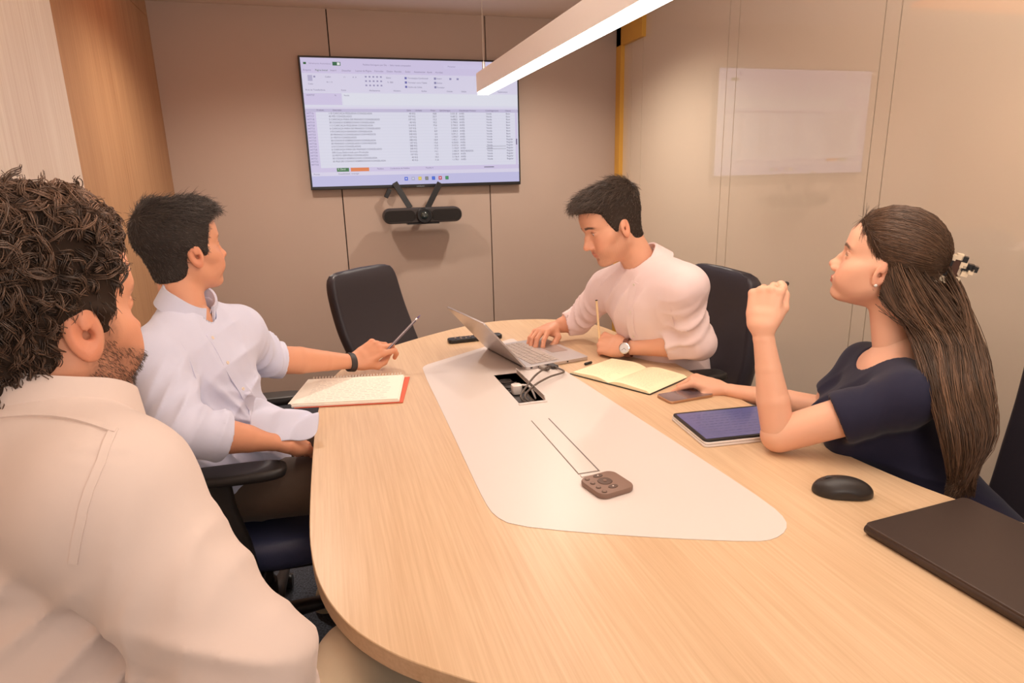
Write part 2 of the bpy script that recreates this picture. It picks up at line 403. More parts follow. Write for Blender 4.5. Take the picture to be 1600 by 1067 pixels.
scr = MB().box(((SX0+SX1)/2, TY+.001, (SZ0+SZ1)/2), (SW/2, .0015, SH/2)).build('screen', M_scr, tv)
def rect(u0, v0, u1, v1, c, s=EM, lay=1, name='screen_band'):
    x0, z0 = sc(u0, v0); x1, z1 = sc(u1, v1)
    m = screen_mat('scr_%d_%d_%d' % tuple(int(q*255) for q in c), lin(*[q*255 for q in c]), s)
    return MB().box(((x0+x1)/2, TY-.0006-lay*.0003, (z0+z1)/2), ((x1-x0)/2, .0001, abs(z0-z1)/2)).build(name, m, scr)
def txt(s, u, v, size, c=(.36, .34, .48), ax='LEFT', sp=1.0, name='lettering'):
    me = text_mesh(s, size, ax, sp); o = link(name, me, screen_mat('ink_%d_%d_%d' % tuple(int(q*255) for q in c), lin(*[q*255 for q in c]), EM), scr, keep_world=False)
    x, z = sc(u, v); o.location = (x, TY-.0022, z-size*.7); o.rotation_euler = (PI/2, 0, 0)
    o.matrix_parent_inverse = world_of(scr).inverted(); return o
LAV = (.86, .82, .955); LAV2 = (.90, .88, .975); WHT = (.925, .93, .985)
rect(0, 0, 1, .115, LAV); rect(.0, .115, 1, .26, LAV2); rect(.0, .265, .165, .355, LAV); rect(.17, .265, 1, .355, WHT)
rect(0, .385, 1, .41, (.80, .77, .90)); rect(0, .37, 1, .385, LAV2); rect(0, .41, .045, .85, LAV)
rect(0, .85, 1, .885, LAV); rect(0, .885, 1, .915, LAV2); rect(0, .915, 1, 1, (.80, .79, .95))
rect(.115, .852, .17, .882, (.2, .48, .28), lay=2); rect(.178, .852, .262, .882, (.93, .52, .3), lay=2)
rect(.137, .028, .172, .056, (.14, .42, .3), lay=2); rect(.157, .032, .169, .052, (.95, .97, .96), lay=3)
rect(.012, .034, .024, .05, (.12, .4, .25), lay=2)
rect(.86, .035, .876, .065, (.2, .35, .75), lay=2); rect(.878, .085, .925, .115, (.25, .45, .35), lay=2)
for i in range(18): rect(.045, .41+i*.0244, .985, .4112+i*.0244, (.85, .85, .93), name='grid_line')
rect(.985, .41, .995, .85, LAV); rect(.987, .63, .993, .68, (.45, .42, .55), lay=2)
rect(.82, .865, .87, .871, (.3, .3, .4), lay=2)
rect(.835, .69, .935, .6925, (.3, .3, .4), lay=2, name='cell_border'); rect(.835, .712, .935, .7145, (.3, .3, .4), lay=2, name='cell_border')
sz = .0145; LN = .0244*SH/sz
txt('\n'.join(str(347716+i) for i in range(18)), .003, .413, sz, (.5, .47, .66), sp=LN*.97)
rows = ['110 CARCAÇA PEQUENA CONGELADA', '40 PÉS CONGELADO', '3 CARCAÇA PARA DE FRANGO CONGELADO', '30 COXAS E SOBRECOXAS CONGELADA', '113 CARCAÇA PEQUENA CONGELADA',
        '6 CARCAÇA PARA DE FRANGO CONGELADO', '170 CARCAÇA GRANDE CONGELADA', '30 FRANGO CONGELADO COM MIÚDOS', '31 PEITO CONGELADO', '30 COXAS E SOBRECOXAS CONGELADA',
        '30 FRANGO CONGELADO COM MIÚDOS', '210 COXAS CONGELADAS', '6 CARCAÇA PARA DE FRANGO CONGELADO', '390 Coxa Deformada para Produção', '32 PEITO SEM PELE CONGELADO', '30 COXAS E SOBRECOXAS CONGELADA', '35 FILE DE COXAS E SOBRECOXAS CONGELADA']
txt('\n'.join(rows), .10, .413, sz, sp=LN*.97)
r2 = random.Random(3)
txt('\n'.join('%d KG' % r2.choice([380, 40, 514, 300, 107, 540]) for _ in rows), .495, .413, sz, ax='RIGHT', sp=LN*.97)
txt('\n'.join('%d,%d' % (r2.randint(3, 22), r2.randint(0, 9)) for _ in rows), .595, .413, sz, ax='RIGHT', sp=LN*.97)
txt('\n'.join('%d.%d,%d' % (r2.randint(1, 4), r2.randint(100, 999), r2.randint(0, 9)) for _ in rows), .695, .413, sz, ax='RIGHT', sp=LN*.97)
txt('\n'.join(['AVES']*13+['RECHEADOS']+['AVES']*3), .705, .413, sz, sp=LN*.97)
txt('\n'.join(['Venda']*17), .838, .413, sz, sp=LN*.97); txt('\n'.join(['Bom']*9+['Regular']*8), .938, .413, sz, sp=LN*.97)
for s, u in (('Produto', .05), ('Descrição', .12), ('Qtde', .455), ('Unidade', .495), ('Preço', .568), ('Qtd Entregue', .61), ('Classificação Produto', .705), ('Cond.Pagamento', .835), ('Cliente', .935)):
    txt(s, u, .389, .0125, (.35, .32, .45))
for s, u in (('Arquivo', .008), ('Página Inicial', .06), ('Inserir', .125), ('Desenhar', .175), ('Layout da Página', .235), ('Fórmulas', .32), ('Dados', .375), ('Revisão', .41), ('Exibir', .46), ('Automatizar', .5), ('Ajuda', .56), ('Acrobat', .6)):
    txt(s, u, .085, .014, (.55, .5, .65) if u != .06 else (.2, .4, .3))
txt('Salvamento Automático', .035, .036, .013, (.6, .55, .7)); txt('Pedidos Entregues por Dia  -  Salvo neste computador', .27, .038, .013, (.55, .5, .66)); txt('Pesquisar', .66, .038, .013, (.6, .55, .7))
rect(.64, .03, .85, .062, (.9, .87, .97), lay=1)
for s, u, v in (('Colar', .025, .19), ('Calibri', .1, .135), ('11', .18, .135), ('A  A', .22, .135), ('N  I  S', .105, .175), ('Geral', .37, .135), ('%  000', .375, .17), ('Área de Transferência', .01, .235), ('Fonte', .165, .235), ('Alinhamento', .29, .235), ('Número', .4, .235), ('Estilos', .53, .235), ('Células', .65, .235), ('Edição', .72, .235),
                ('Formatação Condicional', .47, .135), ('Formatar como Tabela', .47, .17), ('Estilos de Célula', .47, .205), ('Inserir', .605, .135), ('Excluir', .605, .17), ('Formatar', .605, .205), ('Suplementos', .9, .235), ('Venda', .175, .275), ('H347727', .012, .275), ('fx', .135, .275),
                ('Pedidos', .3, .858), ('Conferência de Pedidos', .36, .858), ('Planilha 4', .53, .858), ('Acessibilidade: investigar', .12, .893), ('Pronto', .01, .893)):
    txt(s, u, v, .0125, (.45, .42, .58))
txt('E_Geral', .12, .856, .014, (.95, .97, .95)); 
r3 = random.Random(5)
for i in range(5):
    for j in range(3): rect(.275+i*.017, .13+j*.033, .283+i*.017, .142+j*.033, (.62, .6, .76), lay=2, name='ribbon_icon')
for j in range(3): rect(.455, .133+j*.034, .465, .15+j*.034, (.42, .42, .72), lay=2, name='ribbon_icon'); rect(.592, .133+j*.034, .602, .15+j*.034, (.55, .54, .72), lay=2, name='ribbon_icon')
rect(.025, .13, .045, .175, (.75, .73, .86), lay=2, name='ribbon_icon'); rect(.05, .135, .058, .148, (.6, .58, .75), lay=2, name='ribbon_icon')
for u in (.665, .70): rect(u, .135, u+.01, .15, (.6, .58, .75), lay=2, name='ribbon_icon')
for i, c in enumerate([(.25, .4, .9), (.72, .72, .85), (.9, .78, .35), (.5, .5, .5), (.22, .4, .85), (.82, .22, .28), (.2, .55, .35)]):
    u = .425+i*.033; rect(u, .937, u+.016, .967, c, lay=2, name='taskbar_icon')
    rect(u+.005, .946, u+.011, .957, (.92, .93, .99) if i in (0, 1, 5) else tuple(min(1, q*1.25) for q in c), lay=3, name='taskbar_icon')
txt('SAMSUNG', .5, 1.012, .011, (.7, .68, .66), ax='CENTER', name='maker_lettering')
# conference camera bar under the television
cb = ony(659, 336, 4.06); u0 = ony(598, 336, 4.06)[0]; u1 = ony(720, 334, 4.06)[0]
cm = empty('conference_camera', (cb[0], YB, cb[2]-.05), 'dark grey bar-shaped conference camera hanging below the television', 'camera')
bar = MB(); rings = []
hw = (u1-u0)/2; cx = (u0+u1)/2
for yy, sh in ((4.02, .86), (4.028, .96), (4.05, 1.0), (4.09, 1.0), (4.10, .95)):
    rings.append([(cx+sh*0+x*(.985 if sh < .9 else 1), yy, cb[2]+z*sh) for x, z in rrect(2*hw, .095, .044, 6)])
bar.loft(rings[::-1]).build('body', M_blk2, cm, smooth=True, auto=True)
for s in (-1, 1):
    MB().loft([[(cx+s*.145+x, yy, cb[2]+z) for x, z in rrect(.19, .066, .03, 6)] for yy in (4.022, 4.0165)]).build('speaker_mesh', mat('speaker_cloth', (.02, .016, .015), .9, bump=('leather', 900, .6)), cm)
Mx = [[1, 0, 0], [0, 0, -1], [0, 1, 0]]
MB().lathe([(.0, 0), (.046, 0), (.05, .008), (.05, .04), (.043, .046), (.036, .046), (.034, .04), (.0, .04)], 32, (cx+.005, 4.045, cb[2]), Mx).build('lens_barrel', M_blk, cm, smooth=True, auto=True)
MB().lathe([(.0, .0), (.026, 0), (.024, .005), (.012, .010), (.0, .011)], 24, (cx+.005, 4.004, cb[2]), Mx).build('lens', mat('lens_glass', (.02, .03, .03), .05, coat=1), cm, smooth=True)
MB().box((cx, 4.06, cb[2]-.05), (.10, .035, .004)).build('foot', M_blk, cm)
for px0, px1 in ((617, 641), (688, 668)):
    a = ony(px0, 293, 4.10); b = ony(px1, 325, 4.08); a[2] += .03
    d = nrm(b-a); lat = nrm(np.cross(d, (0, 1, 0)))
    MB().box((a+b)/2, (.018, .005, np.linalg.norm(b-a)/2), np.stack([lat, A([0, 1., 0]), d], 1)).build('bracket_arm', M_blk, cm, bevel=.002)
a = ony(606, 302, 4.16)
MB().box(a, (.013, .01, .03), Matrix.Rotation(.5, 3, 'Y')).build('cable_clip', M_blk, cm, bevel=.002)
# ------------------------------------------------------------------ pendant light
zb = CAMZ+.30; a = onz(745, 148, zb); 
pl = empty('pendant_light', (a[0], 0, H), 'slim white linear LED pendant hanging over the table', 'lamp')
y1 = a[1]; y0 = .35; hh = .075; ww = .045; x = a[0]+ww/2
M_lamp = mat('white_metal', lin(248, 242, 240), .4); M_led = mat('led_diffuser', (1, 1, 1), .5, emis=((1, .92, .84), 9))
MB().box((x, (y0+y1)/2, zb+hh/2+.004), (ww/2, (y1-y0)/2, hh/2-.004)).build('housing', M_lamp, pl, bevel=.001, seg=1)
MB().box((x, (y0+y1)/2, zb+.0025), (ww/2-.003, (y1-y0)/2-.003, .0035)).build('diffuser', M_led, pl)
MB().box((x, (y0+y1)/2, zb+hh+.001), (ww/2-.008, (y1-y0)/2-.05, .0015)).build('added_uplight', mat('added_uplight_glow', (1, 1, 1), .5, emis=((1, .92, .84), 60)), pl)  # glowing strip added on the housing top to brighten ceiling and upper walls
for yy in (y1-.03, y0+.3):
    MB().tube([(x, yy, zb+hh), (x, yy, H)], .0009, 6).build('cable', mat('steel', (.6, .55, .5), .3, 1), pl)
    MB().tube([(x, yy, zb+hh-.002), (x, yy, zb+hh+.035)], .0055, 10).build('cable_grip', mat('brushed_steel', (.55, .5, .46), .35, 1), pl)
# ------------------------------------------------------------------ table
M_tab = wood('oak_laminate', lin(204, 168, 130), lin(222, 190, 154), 'y', rough=.33)
M_inl = mat('white_inlay', lin(222, 210, 203), .33)
out = [(-.08, 1.176), (-.077, 1.45), (-.07, 1.70), (-.05, 1.93), (.0, 2.14), (.11, 2.31), (.28, 2.453), (.461, 2.575), (.60, 2.645), (.74, 2.665), (.90, 2.625), (1.03, 2.53), (1.09, 2.38), (1.10, 2.1), (1.085, 1.75), (1.075, 1.4),
       (1.068, 1.086), (1.085, .93), (1.11, .83), (1.16, .68), (1.22, .5), (1.2, .38), (1.05, .3), (.8, .33), (.55, .41), (.35, .51), (.22, .59), (.143, .648), (.07, .708), (.024, .754), (-.024, .823), (-.06, .92), (-.077, 1.037)]
tb = empty('conference_table', (.52, 1.5, 0), 'boat-shaped oak conference table with a white centre inlay', 'table')
outs = smooth_poly(out, 2)
top = MB().prism(outs, TT-.03, TT).build('tabletop', M_tab, tb, bevel=.0015, seg=2)
I2 = [onz(x, y, TT)[:2] for x, y in ((664, 571), (659, 577), (700, 662), (738, 745), (758, 786), (772, 806), (800, 821), (900, 832), (1050, 842), (1180, 847), (1210, 843), (1229, 830), (1229, 813), (1205, 790), (1120, 733), (1000, 655), (890, 584), (840, 552))]
I2 = [tuple(p) for p in I2[:-1]]
pr0, pr1 = A(onz(1200, 787, TT)[:2]), A(onz(888, 585, TT)[:2]); pt0, pt1 = A(onz(680, 566, TT)[:2]), A(onz(761, 541, TT)[:2])
dr, dt = pr1-pr0, pt1-pt0; sl_ = np.linalg.solve(np.stack([dr, -dt], 1), pt0-pr0); cor = pr0+dr*sl_[0]
I2 += [tuple(cor-nrm(dr)*.05), tuple(cor), tuple(cor-nrm(dt)*.05), tuple(pt1), tuple(pt0)]
I2r = smooth_poly(I2, 1)
# socket trough rectangle (left open) is cut from the inlay
tr = [onz(x, y, TT)[:2] for x, y in ((770, 587), (812, 632), (838, 630), (790, 586))]
tx0, ty0, tx1, ty1 = float(tr[1][0]), float(tr[1][1]), float(tr[1][0])+.075, float(tr[0][1])
fx0, fy0 = [float(q) for q in onz(905, 741, TT)[:2]]; fx1, fy1 = [float(q) for q in onz(857, 655, TT)[:2]]
me = MB().prism(I2r, TT+.0002, TT+.0012)
inl = me.build('inlay', M_inl, tb)
def cut(o, c, h):
    k = MB().box(c, h).build('cutter', None)
    m = o.modifiers.new('cut', 'BOOLEAN'); m.object = k; m.operation = 'DIFFERENCE'; m.solver = 'EXACT'
    bpy.context.view_layer.update(); dg = bpy.context.evaluated_depsgraph_get()
    nm = bpy.data.meshes.new_from_object(o.evaluated_get(dg)); o.modifiers.clear(); o.data = nm
    bpy.data.objects.remove(k)
cc = ((tx0+tx1)/2, (ty0+ty1)/2, TT); ch = ((tx1-tx0)/2, (ty1-ty0)/2, .05)
cut(inl, cc, ch); cut(top, cc, ch)
sb = tag(MB().box((cc[0], cc[1], TT-.052), (ch[0], ch[1], .002)).box((tx0-.002, cc[1], TT-.026), (.002, ch[1]+.004, .027)).box((tx1+.002, cc[1], TT-.026), (.002, ch[1]+.004, .027)).box((cc[0], ty0-.002, TT-.026), (ch[0], .002, .027)).box((cc[0], ty1+.002, TT-.026), (ch[0], .002, .027)).build('socket_tray', M_inl, tb))
MB().box((tx0+.028, cc[1], TT-.032), (.026, ch[1]-.004, .018)).build('socket_strip', M_blk, sb, bevel=.002)
for i in range(3):
    MB().lathe([(.021, 0), (.021, .003), (.017, .003), (.016, -.004), (0, -.004)], 20, (tx0+.028, ty1-.035-i*.05, TT-.0135)).build('socket_ring', M_blk2, sb, smooth=True, auto=True)
MB().box((tx0+.028, ty0+.055, TT-.012), (.02, .03, .003)).build('data_port_plate', M_blk2, sb)
# raised flap of the tray (open lid) and its lip
MB().box((tx1+.002, cc[1]+.0, TT+.006), (.0012, ch[1]-.003, .013), Matrix.Rotation(-.25, 3, 'Y')).build('tray_lid', M_inl, sb, bevel=.0005, seg=1)
MB().box((cc[0], ty0-.006, TT+.003), (ch[0]+.004, .005, .0018)).build('tray_lip', M_inl, sb, bevel=.0005, seg=1)
# closed second tray: flap proud with a thin dark gap
fl = MB().box(((fx0+fx1)/2, (fy0+fy1)/2, TT+.0013), (abs(fx1-fx0)/2+.003, (fy1-fy0)/2+.003, .0002)).build('tray_gap', mat('tray_shadow_gap', lin(120, 110, 104), .6), tb)
fw = .052; fx0 = fx1-fw if False else fx0
o_ = MB().box(((fx0+fx1)/2-.0015, (fy0+fy1)/2, TT+.0022), (abs(fx1-fx0)/2, (fy1-fy0)/2+.0005, .001)).build('tray_flap', M_inl, tb, bevel=.0006, seg=1)
MB().box(((fx0+fx1)/2+.004, fy0-.014, TT+.0025), (abs(fx1-fx0)/2+.006, .0045, .0014)).build('tray_lip', M_inl, tb, bevel=.0006, seg=1)
# pedestals (below the top)
for yy in (1.05, 2.0):
    MB().box((.52, yy, .36), (.16, .04, .36)).build('pedestal', mat('pedestal_laminate', lin(196, 160, 124), .5), tb, bevel=.004)
    MB().box((.52, yy, .012), (.3, .07, .012)).build('pedestal_foot', mat('pedestal_metal', (.3, .26, .22), .4, 1), tb, bevel=.004)
# ------------------------------------------------------------------ chairs
M_lea = mat('navy_black_leather', (.032, .026, .034), .38, bump=('leather', 420, .12)); M_navy = mat('navy_leather', (.06, .07, .15), .4, bump=('leather', 420, .12))
M_arm = mat('armrest_plastic', (.022, .018, .017), .45)
def chair(label, loc, rz, leather=None, back_h=.58, back_w=.47, tilt=.16, seat_h=.47, arm_h=.66, arms=(1, 1), arm_out=.27):
    """faces local +x"""
    L = leather or M_lea
    c = empty('office_chair', loc, label, 'chair', 'office chairs around the conference table', rz)
    R = Matrix.Rotation(rz, 3, 'Z'); O = A(loc, float)
    def W(p): return A(R @ Vector(p))+O
    def place(mb): mb.v = [tuple(W(p)) for p in mb.v]; return mb
    rings = []                                                        # seat cushion, lofted front to back
    for i, xx in enumerate(np.linspace(-.23, .25, 13)):
        t = (xx+.23)/.48; e = (1-abs(2*t-1)**5); wd = .25*(.90+.10*math.sin(PI*t))*(.75+.25*e); th = .045*(.35+.65*e); zz = seat_h-.045+.012*math.cos(PI*t)-(.02 if t > .85 else 0)
        rings.append([(xx, y, zz+z) for y, z in rrect(2*wd, 2*th, min(th, wd)*.85, 5)])
    place(MB().loft(rings[::-1])).build('seat', L, c, smooth=True, sub=1)
    place(MB().box((0, 0, seat_h-.105), (.2, .19, .015))).build('seat_shell', M_arm, c, bevel=.01)
    rings = []
    for i, t in enumerate(np.linspace(0, 1, 15)):                      # backrest from bottom to top
        e = 1-abs(2*t-1)**9; wd = back_w/2*(.93-.10*abs(t-.45))*(.86+.14*e); th = .036*(.35+.65*e)
        xx = -.245-tilt*t*back_h-.03*math.sin(PI*t); zz = seat_h+.03+t*back_h
        rings.append([(xx+x+.05*(y/wd)**2, y, zz) for x, y in rrect(2*th, 2*wd, th*.85, 5)])
        if i in (0, 14): rings[-1] = [(p[0], p[1], p[2]) for p in rings[-1]]
    place(MB().loft(rings)).build('backrest', L, c, smooth=True, sub=1)
    place(MB().tube([(-.05, 0, seat_h-.11), (-.24, 0, seat_h-.10), (-.32, 0, seat_h+.02), (-.35, 0, seat_h+.28)], [.03, .03, .026, .02], 10, sq=1)).build('back_spine', M_arm, c, smooth=True)
    for k_, s in enumerate((1, -1)):
        if not arms[k_]: continue
        ar = MB(); y = s*arm_out
        ar.loft([[(xx, y+p, arm_h-.014+q) for p, q in rrect(.085*e, .028*min(1, e+.2), .013*min(1, e), 4)] for xx, e in ((-.135, .45), (-.12, .8), (-.06, 1), (.06, 1.05), (.115, .9), (.135, .5))][::-1])
        place(ar).build('arm_pad', M_arm, c, smooth=True, sub=1)
        place(MB().loft([[(x0+p, y+q, z) for p, q in rrect(wx, wy, .012, 3)] for x0, wx, wy, z in ((-.02, .05, .03, arm_h-.02), (-.02, .06, .035, arm_h-.10), (-.01, .085, .04, arm_h-.2), (0, .09, .04, seat_h-.1))])).build('arm_post', M_arm, c, smooth=True, auto=True)
        place(MB().box((0, s*(arm_out-.06), seat_h-.11), (.04, .08, .012))).build('arm_bracket', M_arm, c, bevel=.004)
    place(MB().lathe([(.0, .1), (.03, .1), (.03, .24), (.022, .24), (.022, seat_h-.1), (0, seat_h-.1)], 20)).build('gas_column', M_arm, c, smooth=True, auto=True)
    for i in range(5):
        a = i*2*PI/5+.3; d = A([math.cos(a), math.sin(a), 0])
        g = place(MB().tube([d*.02+A([0, 0, .12]), d*.16+A([0, 0, .105]), d*.30+A([0, 0, .08])], [.03, .024, .017], 8, sq=.8)).build('base_leg', M_arm, c, smooth=True)
        place(MB().lathe([(0, -.02), (.022, -.02), (.028, -.012), (.028, .012), (.022, .02), (0, .02)], 14, tuple(d*.30+A([0, 0, .029])), Matrix.Rotation(PI/2, 3, Vector((d[0], d[1], 0))))).build('caster', M_blk, g, smooth=True, auto=True)
    return c
a = P(575, 600, 2.95)
chair('empty dark leather chair standing at the far end of the table', (.41, 2.76, 0), math.radians(-45), back_h=.50, back_w=.50, tilt=.36, seat_h=.45, arm_h=.64, arms=(0, 0))
chair('navy leather chair under the man in the pale blue shirt', (-.26, 1.77, 0), math.radians(-3), M_navy, seat_h=.50, arm_h=.72, back_h=.46, tilt=.12)
chair('dark leather chair behind the man in the pale pink shirt', (1.10, 1.98, 0), math.radians(178), seat_h=.47, arm_h=.735, arm_out=.25, back_h=.54, tilt=.12)
chair('dark leather chair behind the woman in navy at the right edge', (1.22, .80, 0), math.radians(176), seat_h=.47, arm_h=.67, back_h=.56, tilt=.12)
chair('dark chair of the curly-haired man in the foreground, only an armrest end showing', (-.19, .57, 0), 0, seat_h=.47, arm_h=.67, back_h=.30, tilt=.1, arms=(1, 0))
# ------------------------------------------------------------------ things on the table
M_sil = mat('silver_aluminium', lin(196, 188, 186), .35, .75); M_key = mat('silver_keys', lin(176, 160, 150), .5, .2)
def T(x, y, h=0): return onz(x, y, TT+h)
lt = empty('laptop', tuple(T(822, 574)), 'open silver laptop in front of the man resting one hand on its keys', 'laptop')
c0 = A(T(822, 574, .012)[:2]); c1 = A(T(920, 557, .012)[:2]); ex = nrm(c1-c0); ey = A([-ex[1], ex[0]]); LD, LW = np.linalg.norm(c1-c0), .315
Ml = np.array([[ex[0], ey[0], 0], [ex[1], ey[1], 0], [0, 0, 1.]]); Lo = A([c0[0], c0[1], TT])
def lap(mb, M=Ml, O=Lo): mb.v = [tuple(M @ A(p)+O) for p in mb.v]; return mb
lap(MB().prism(rrect(LD, LW, .01, 4, LD/2, LW/2), .0015, .0125)).build('base', M_sil, lt, bevel=.0015)
kb = lap(MB().box((.085, LW/2, .0126), (.055, .135, .0003))).build('key_bed', M_key, lt)
for r in range(5):
    n = 14
    for q in range(n):
        if r == 4 and 4 <= q <= 8:
            if q == 4: lap(MB().box((.035+r*.0205+.0045, .03+.0195*6, .0135), (.0085, .046, .0008))).build('key', M_key, kb)
            continue
        lap(MB().box((.035+r*.0205+.0045, .03+.0195*q, .0135), (.0085, .0082, .0008))).build('key', M_key, kb)
lap(MB().box((.195, LW/2, .0127), (.032, .05, .0003))).build('touchpad', mat('touchpad', lin(170, 150, 142), .3, .3), lt)
th = 118; ca, sa = math.cos(math.radians(th)), math.sin(math.radians(th))
best = min(((np.abs(np.array([(lambda Q: (800+FPX*(Q@CR)/(Q@CF), 533.5-FPX*(Q@CU)/(Q@CF)))(Ml @ A([.222*math.cos(math.radians(t)), 0, .222*math.sin(math.radians(t))+.012])+Lo-CO)])-A([[762, 505]])).sum()), t) for t in range(95, 150))
ca, sa = math.cos(math.radians(best[1])), math.sin(math.radians(best[1]))
Mh = Ml @ A([[ca, 0, -sa], [0, 1, 0], [sa, 0, ca]]); Oh = Lo+A([0, 0, .012])
ld = lap(MB().prism(rrect(.222, LW, .008, 4, .111, LW/2), -.002, .004), Mh, Oh).build('lid', M_sil, lt, bevel=.0012)
lap(MB().box((.115, LW/2, -.0022), (.098, LW/2-.008, .0004)), Mh, Oh).build('display', mat('laptop_display', (.02, .02, .03), .2, emis=(lin(225, 228, 245), .5)), ld)
lap(MB().tube([(-.0, .03, .011), (.0, LW-.03, .011)], .006, 10)).build('hinge', M_blk2, lt, smooth=True)
for xx, ww_ in ((.02, .004), (.055, .009), (.085, .006), (.16, .003)):
    lap(MB().box((xx, -.0002, .0075), (ww_, .0006, .0022))).build('port', M_blk, lt)
# cables from the laptop into the tray
M_cab = mat('grey_cable', lin(96, 84, 76), .5)
plug0 = Ml @ A([.055, -.022, .009])+Lo; plug1 = Ml @ A([.09, -.022, .009])+Lo; hole = A([tx0+.058, ty0+.035, TT-.03])
for nm, p_, lab, via in (('hdmi_cable', plug0, 'dark cable from the laptop into the socket tray, the nearer and lower of the two', .055), ('usb_cable', plug1, 'dark cable from the laptop into the socket tray, with the bigger black plug', .075)):
    e = empty(nm, tuple(p_), lab, 'cable')
    q = p_-ey_ if False else p_
    d3 = Ml @ A([0, -1., 0])
    tr_ = ((858, 572, 2.06), (838, 585, 1.97), (822, 605, 1.88), (814, 622, 1.815)) if nm == 'hdmi_cable' else ((881, 581, 2.03), (858, 589, 1.96), (834, 603, 1.88), (820, 621, 1.815))
    pts = spline([p_+d3*.01, p_+d3*.03]+[P(*q_) for q_ in tr_]+[hole+A([.0 if via < .06 else .012, 0, 0])], 28)
    MB().tube(pts, .0032, 8).build('cord', M_cab, e, smooth=True)
    lap(MB().box(((.055 if nm == 'hdmi_cable' else .09), -.02, .0085), ((.009 if nm == 'hdmi_cable' else .012), .018, .0045))).build('plug', mat('plug_grey', lin(150, 138, 128), .4) if nm == 'hdmi_cable' else M_blk2, e, bevel=.002)
pa = A([tx0+.03, (ty0+ty1)/2-.012, TT])
wp = empty('white_power_plug', tuple(pa), 'white power plug standing in the open socket tray', 'plug')
MB().loft([[(pa[0]+x, pa[1]+y, TT+z) for x, y in rrect(s, s*1.1, s*.3, 4)] for s, z in ((.028, -.012), (.030, .006), (.029, .014), (.020, .016))]).build('plug_body', M_inl, wp, smooth=True, auto=True)
MB().tube(spline([pa+A([.01, 0, .012]), pa+A([.035, -.02, .01]), pa+A([.045, -.05, -.02])], 10), .0035, 8).build('cord', M_inl, wp, smooth=True)
# meeting controller puck
cq = [T(906, 741, .016), T(950, 732, .016), T(995, 757, .016), T(944, 776, .016)]
cc_ = sum(cq)/4; e1 = nrm((cq[1]+cq[2])/2-(cq[0]+cq[3])/2)[:2]; e2 = A([-e1[1], e1[0]]); Mc = np.array([[e1[0], e2[0], 0], [e1[1], e2[1], 0], [0, 0, 1.]]); Oc = A([cc_[0], cc_[1], TT+.0012])
ct = empty('remote_controller', tuple(Oc), 'square taupe remote control pad lying on the white inlay', 'controller')
M_pad = mat('taupe_plastic', lin(138, 110, 96), .45, .1); M_padd = mat('dark_button', lin(92, 70, 60), .4)
lap(MB().loft([[(x, y, z) for x, y in rrect(s, s, .018, 6)] for s, z in ((.082, 0), (.085, .003), (.085, .009), (.083, .0115))]), Mc, Oc).build('body', M_pad, ct, smooth=True, auto=True)
def disc(x, y, r, h, m, nm, rx=1): 
    lap(MB().lathe([(0, .0), (r, .0), (r*.95, h), (0, h)], 24, (0, 0, 0)).__class__().lathe([(r, .0), (r*.94, h), (0, h)], 24), Mc @ np.diag([rx, 1, 1.]), Oc+Mc @ A([x, y, .0116])).build(nm, m, ct, smooth=True, auto=True)
disc(-.001, .006, .0155, .0012, M_padd, 'dial'); disc(-.001, .006, .004, .0022, M_pad, 'dial_button')
disc(-.0, .032, .007, .0010, M_padd, 'volume_button', 1.6); disc(.0, -.021, .007, .0010, M_padd, 'volume_button', 1.6)
for i in range(4): disc(-.028, .030-i*.020, .0055, .0010, M_padd, 'round_button'); disc(-.028, .030-i*.020, .0035, .0016, M_pad, 'round_button_centre')
for y in (.032, -.021): disc(0, y, .0018, .0016, mat('button_mark', lin(230, 215, 205), .5), 'button_mark')
# black mouse
def sdf_obj(name, fld, m, parent=None, it=1):
    V, F = fld.mesh(); V = relax(V, F, it); return np_mesh(name, V, F, m, parent)
mc = (T(1270, 772)+T(1369, 778))/2+A([0.004, .008, 0]); md = nrm((T(1272, 768)-T(1369, 776))*A([1, 1, 0])); ml = np.cross((0, 0, 1), md)
Mm = np.stack([md, ml, A([0, 0, 1.])])
mo = empty('mouse', tuple(mc), 'black wireless mouse on the bare oak in front of the woman', 'mouse')
f = Field(mc-.075, mc+.075, .0013)
f.ell(mc+A([0, 0, .006]), (.054, .031, .0305), 0, '+', Mm).ell(mc+md*.018+A([0, 0, .004]), (.036, .028, .024), .012, '+', Mm)
f.ell(mc+ml*.042+A([0, 0, .006]), (.035, .011, .016), .006, '-', Mm).ell(mc-ml*.042+A([0, 0, .006]), (.035, .011, .016), .006, '-', Mm)
f.clip_fn(lambda X, Y, Z: (TT+.001)-Z)
f.box(mc+md*.04+A([0, 0, .036]), (.026, .0005, .018), .0004, 0, '-', Mm)
sdf_obj('shell', f, mat('mouse_black', (.028, .022, .02), .38), mo)
MB().lathe([(0, -.0035), (.008, -.0035), (.009, -.002), (.009, .002), (.008, .0035), (0, .0035)], 20, tuple(mc+md*.028+A([0, 0, .0275])), Matrix(((md[0], 0, ml[0]), (md[1], 0, ml[1]), (0, 1, 0)))).build('scroll_wheel', M_blk2, mo, smooth=True, auto=True)
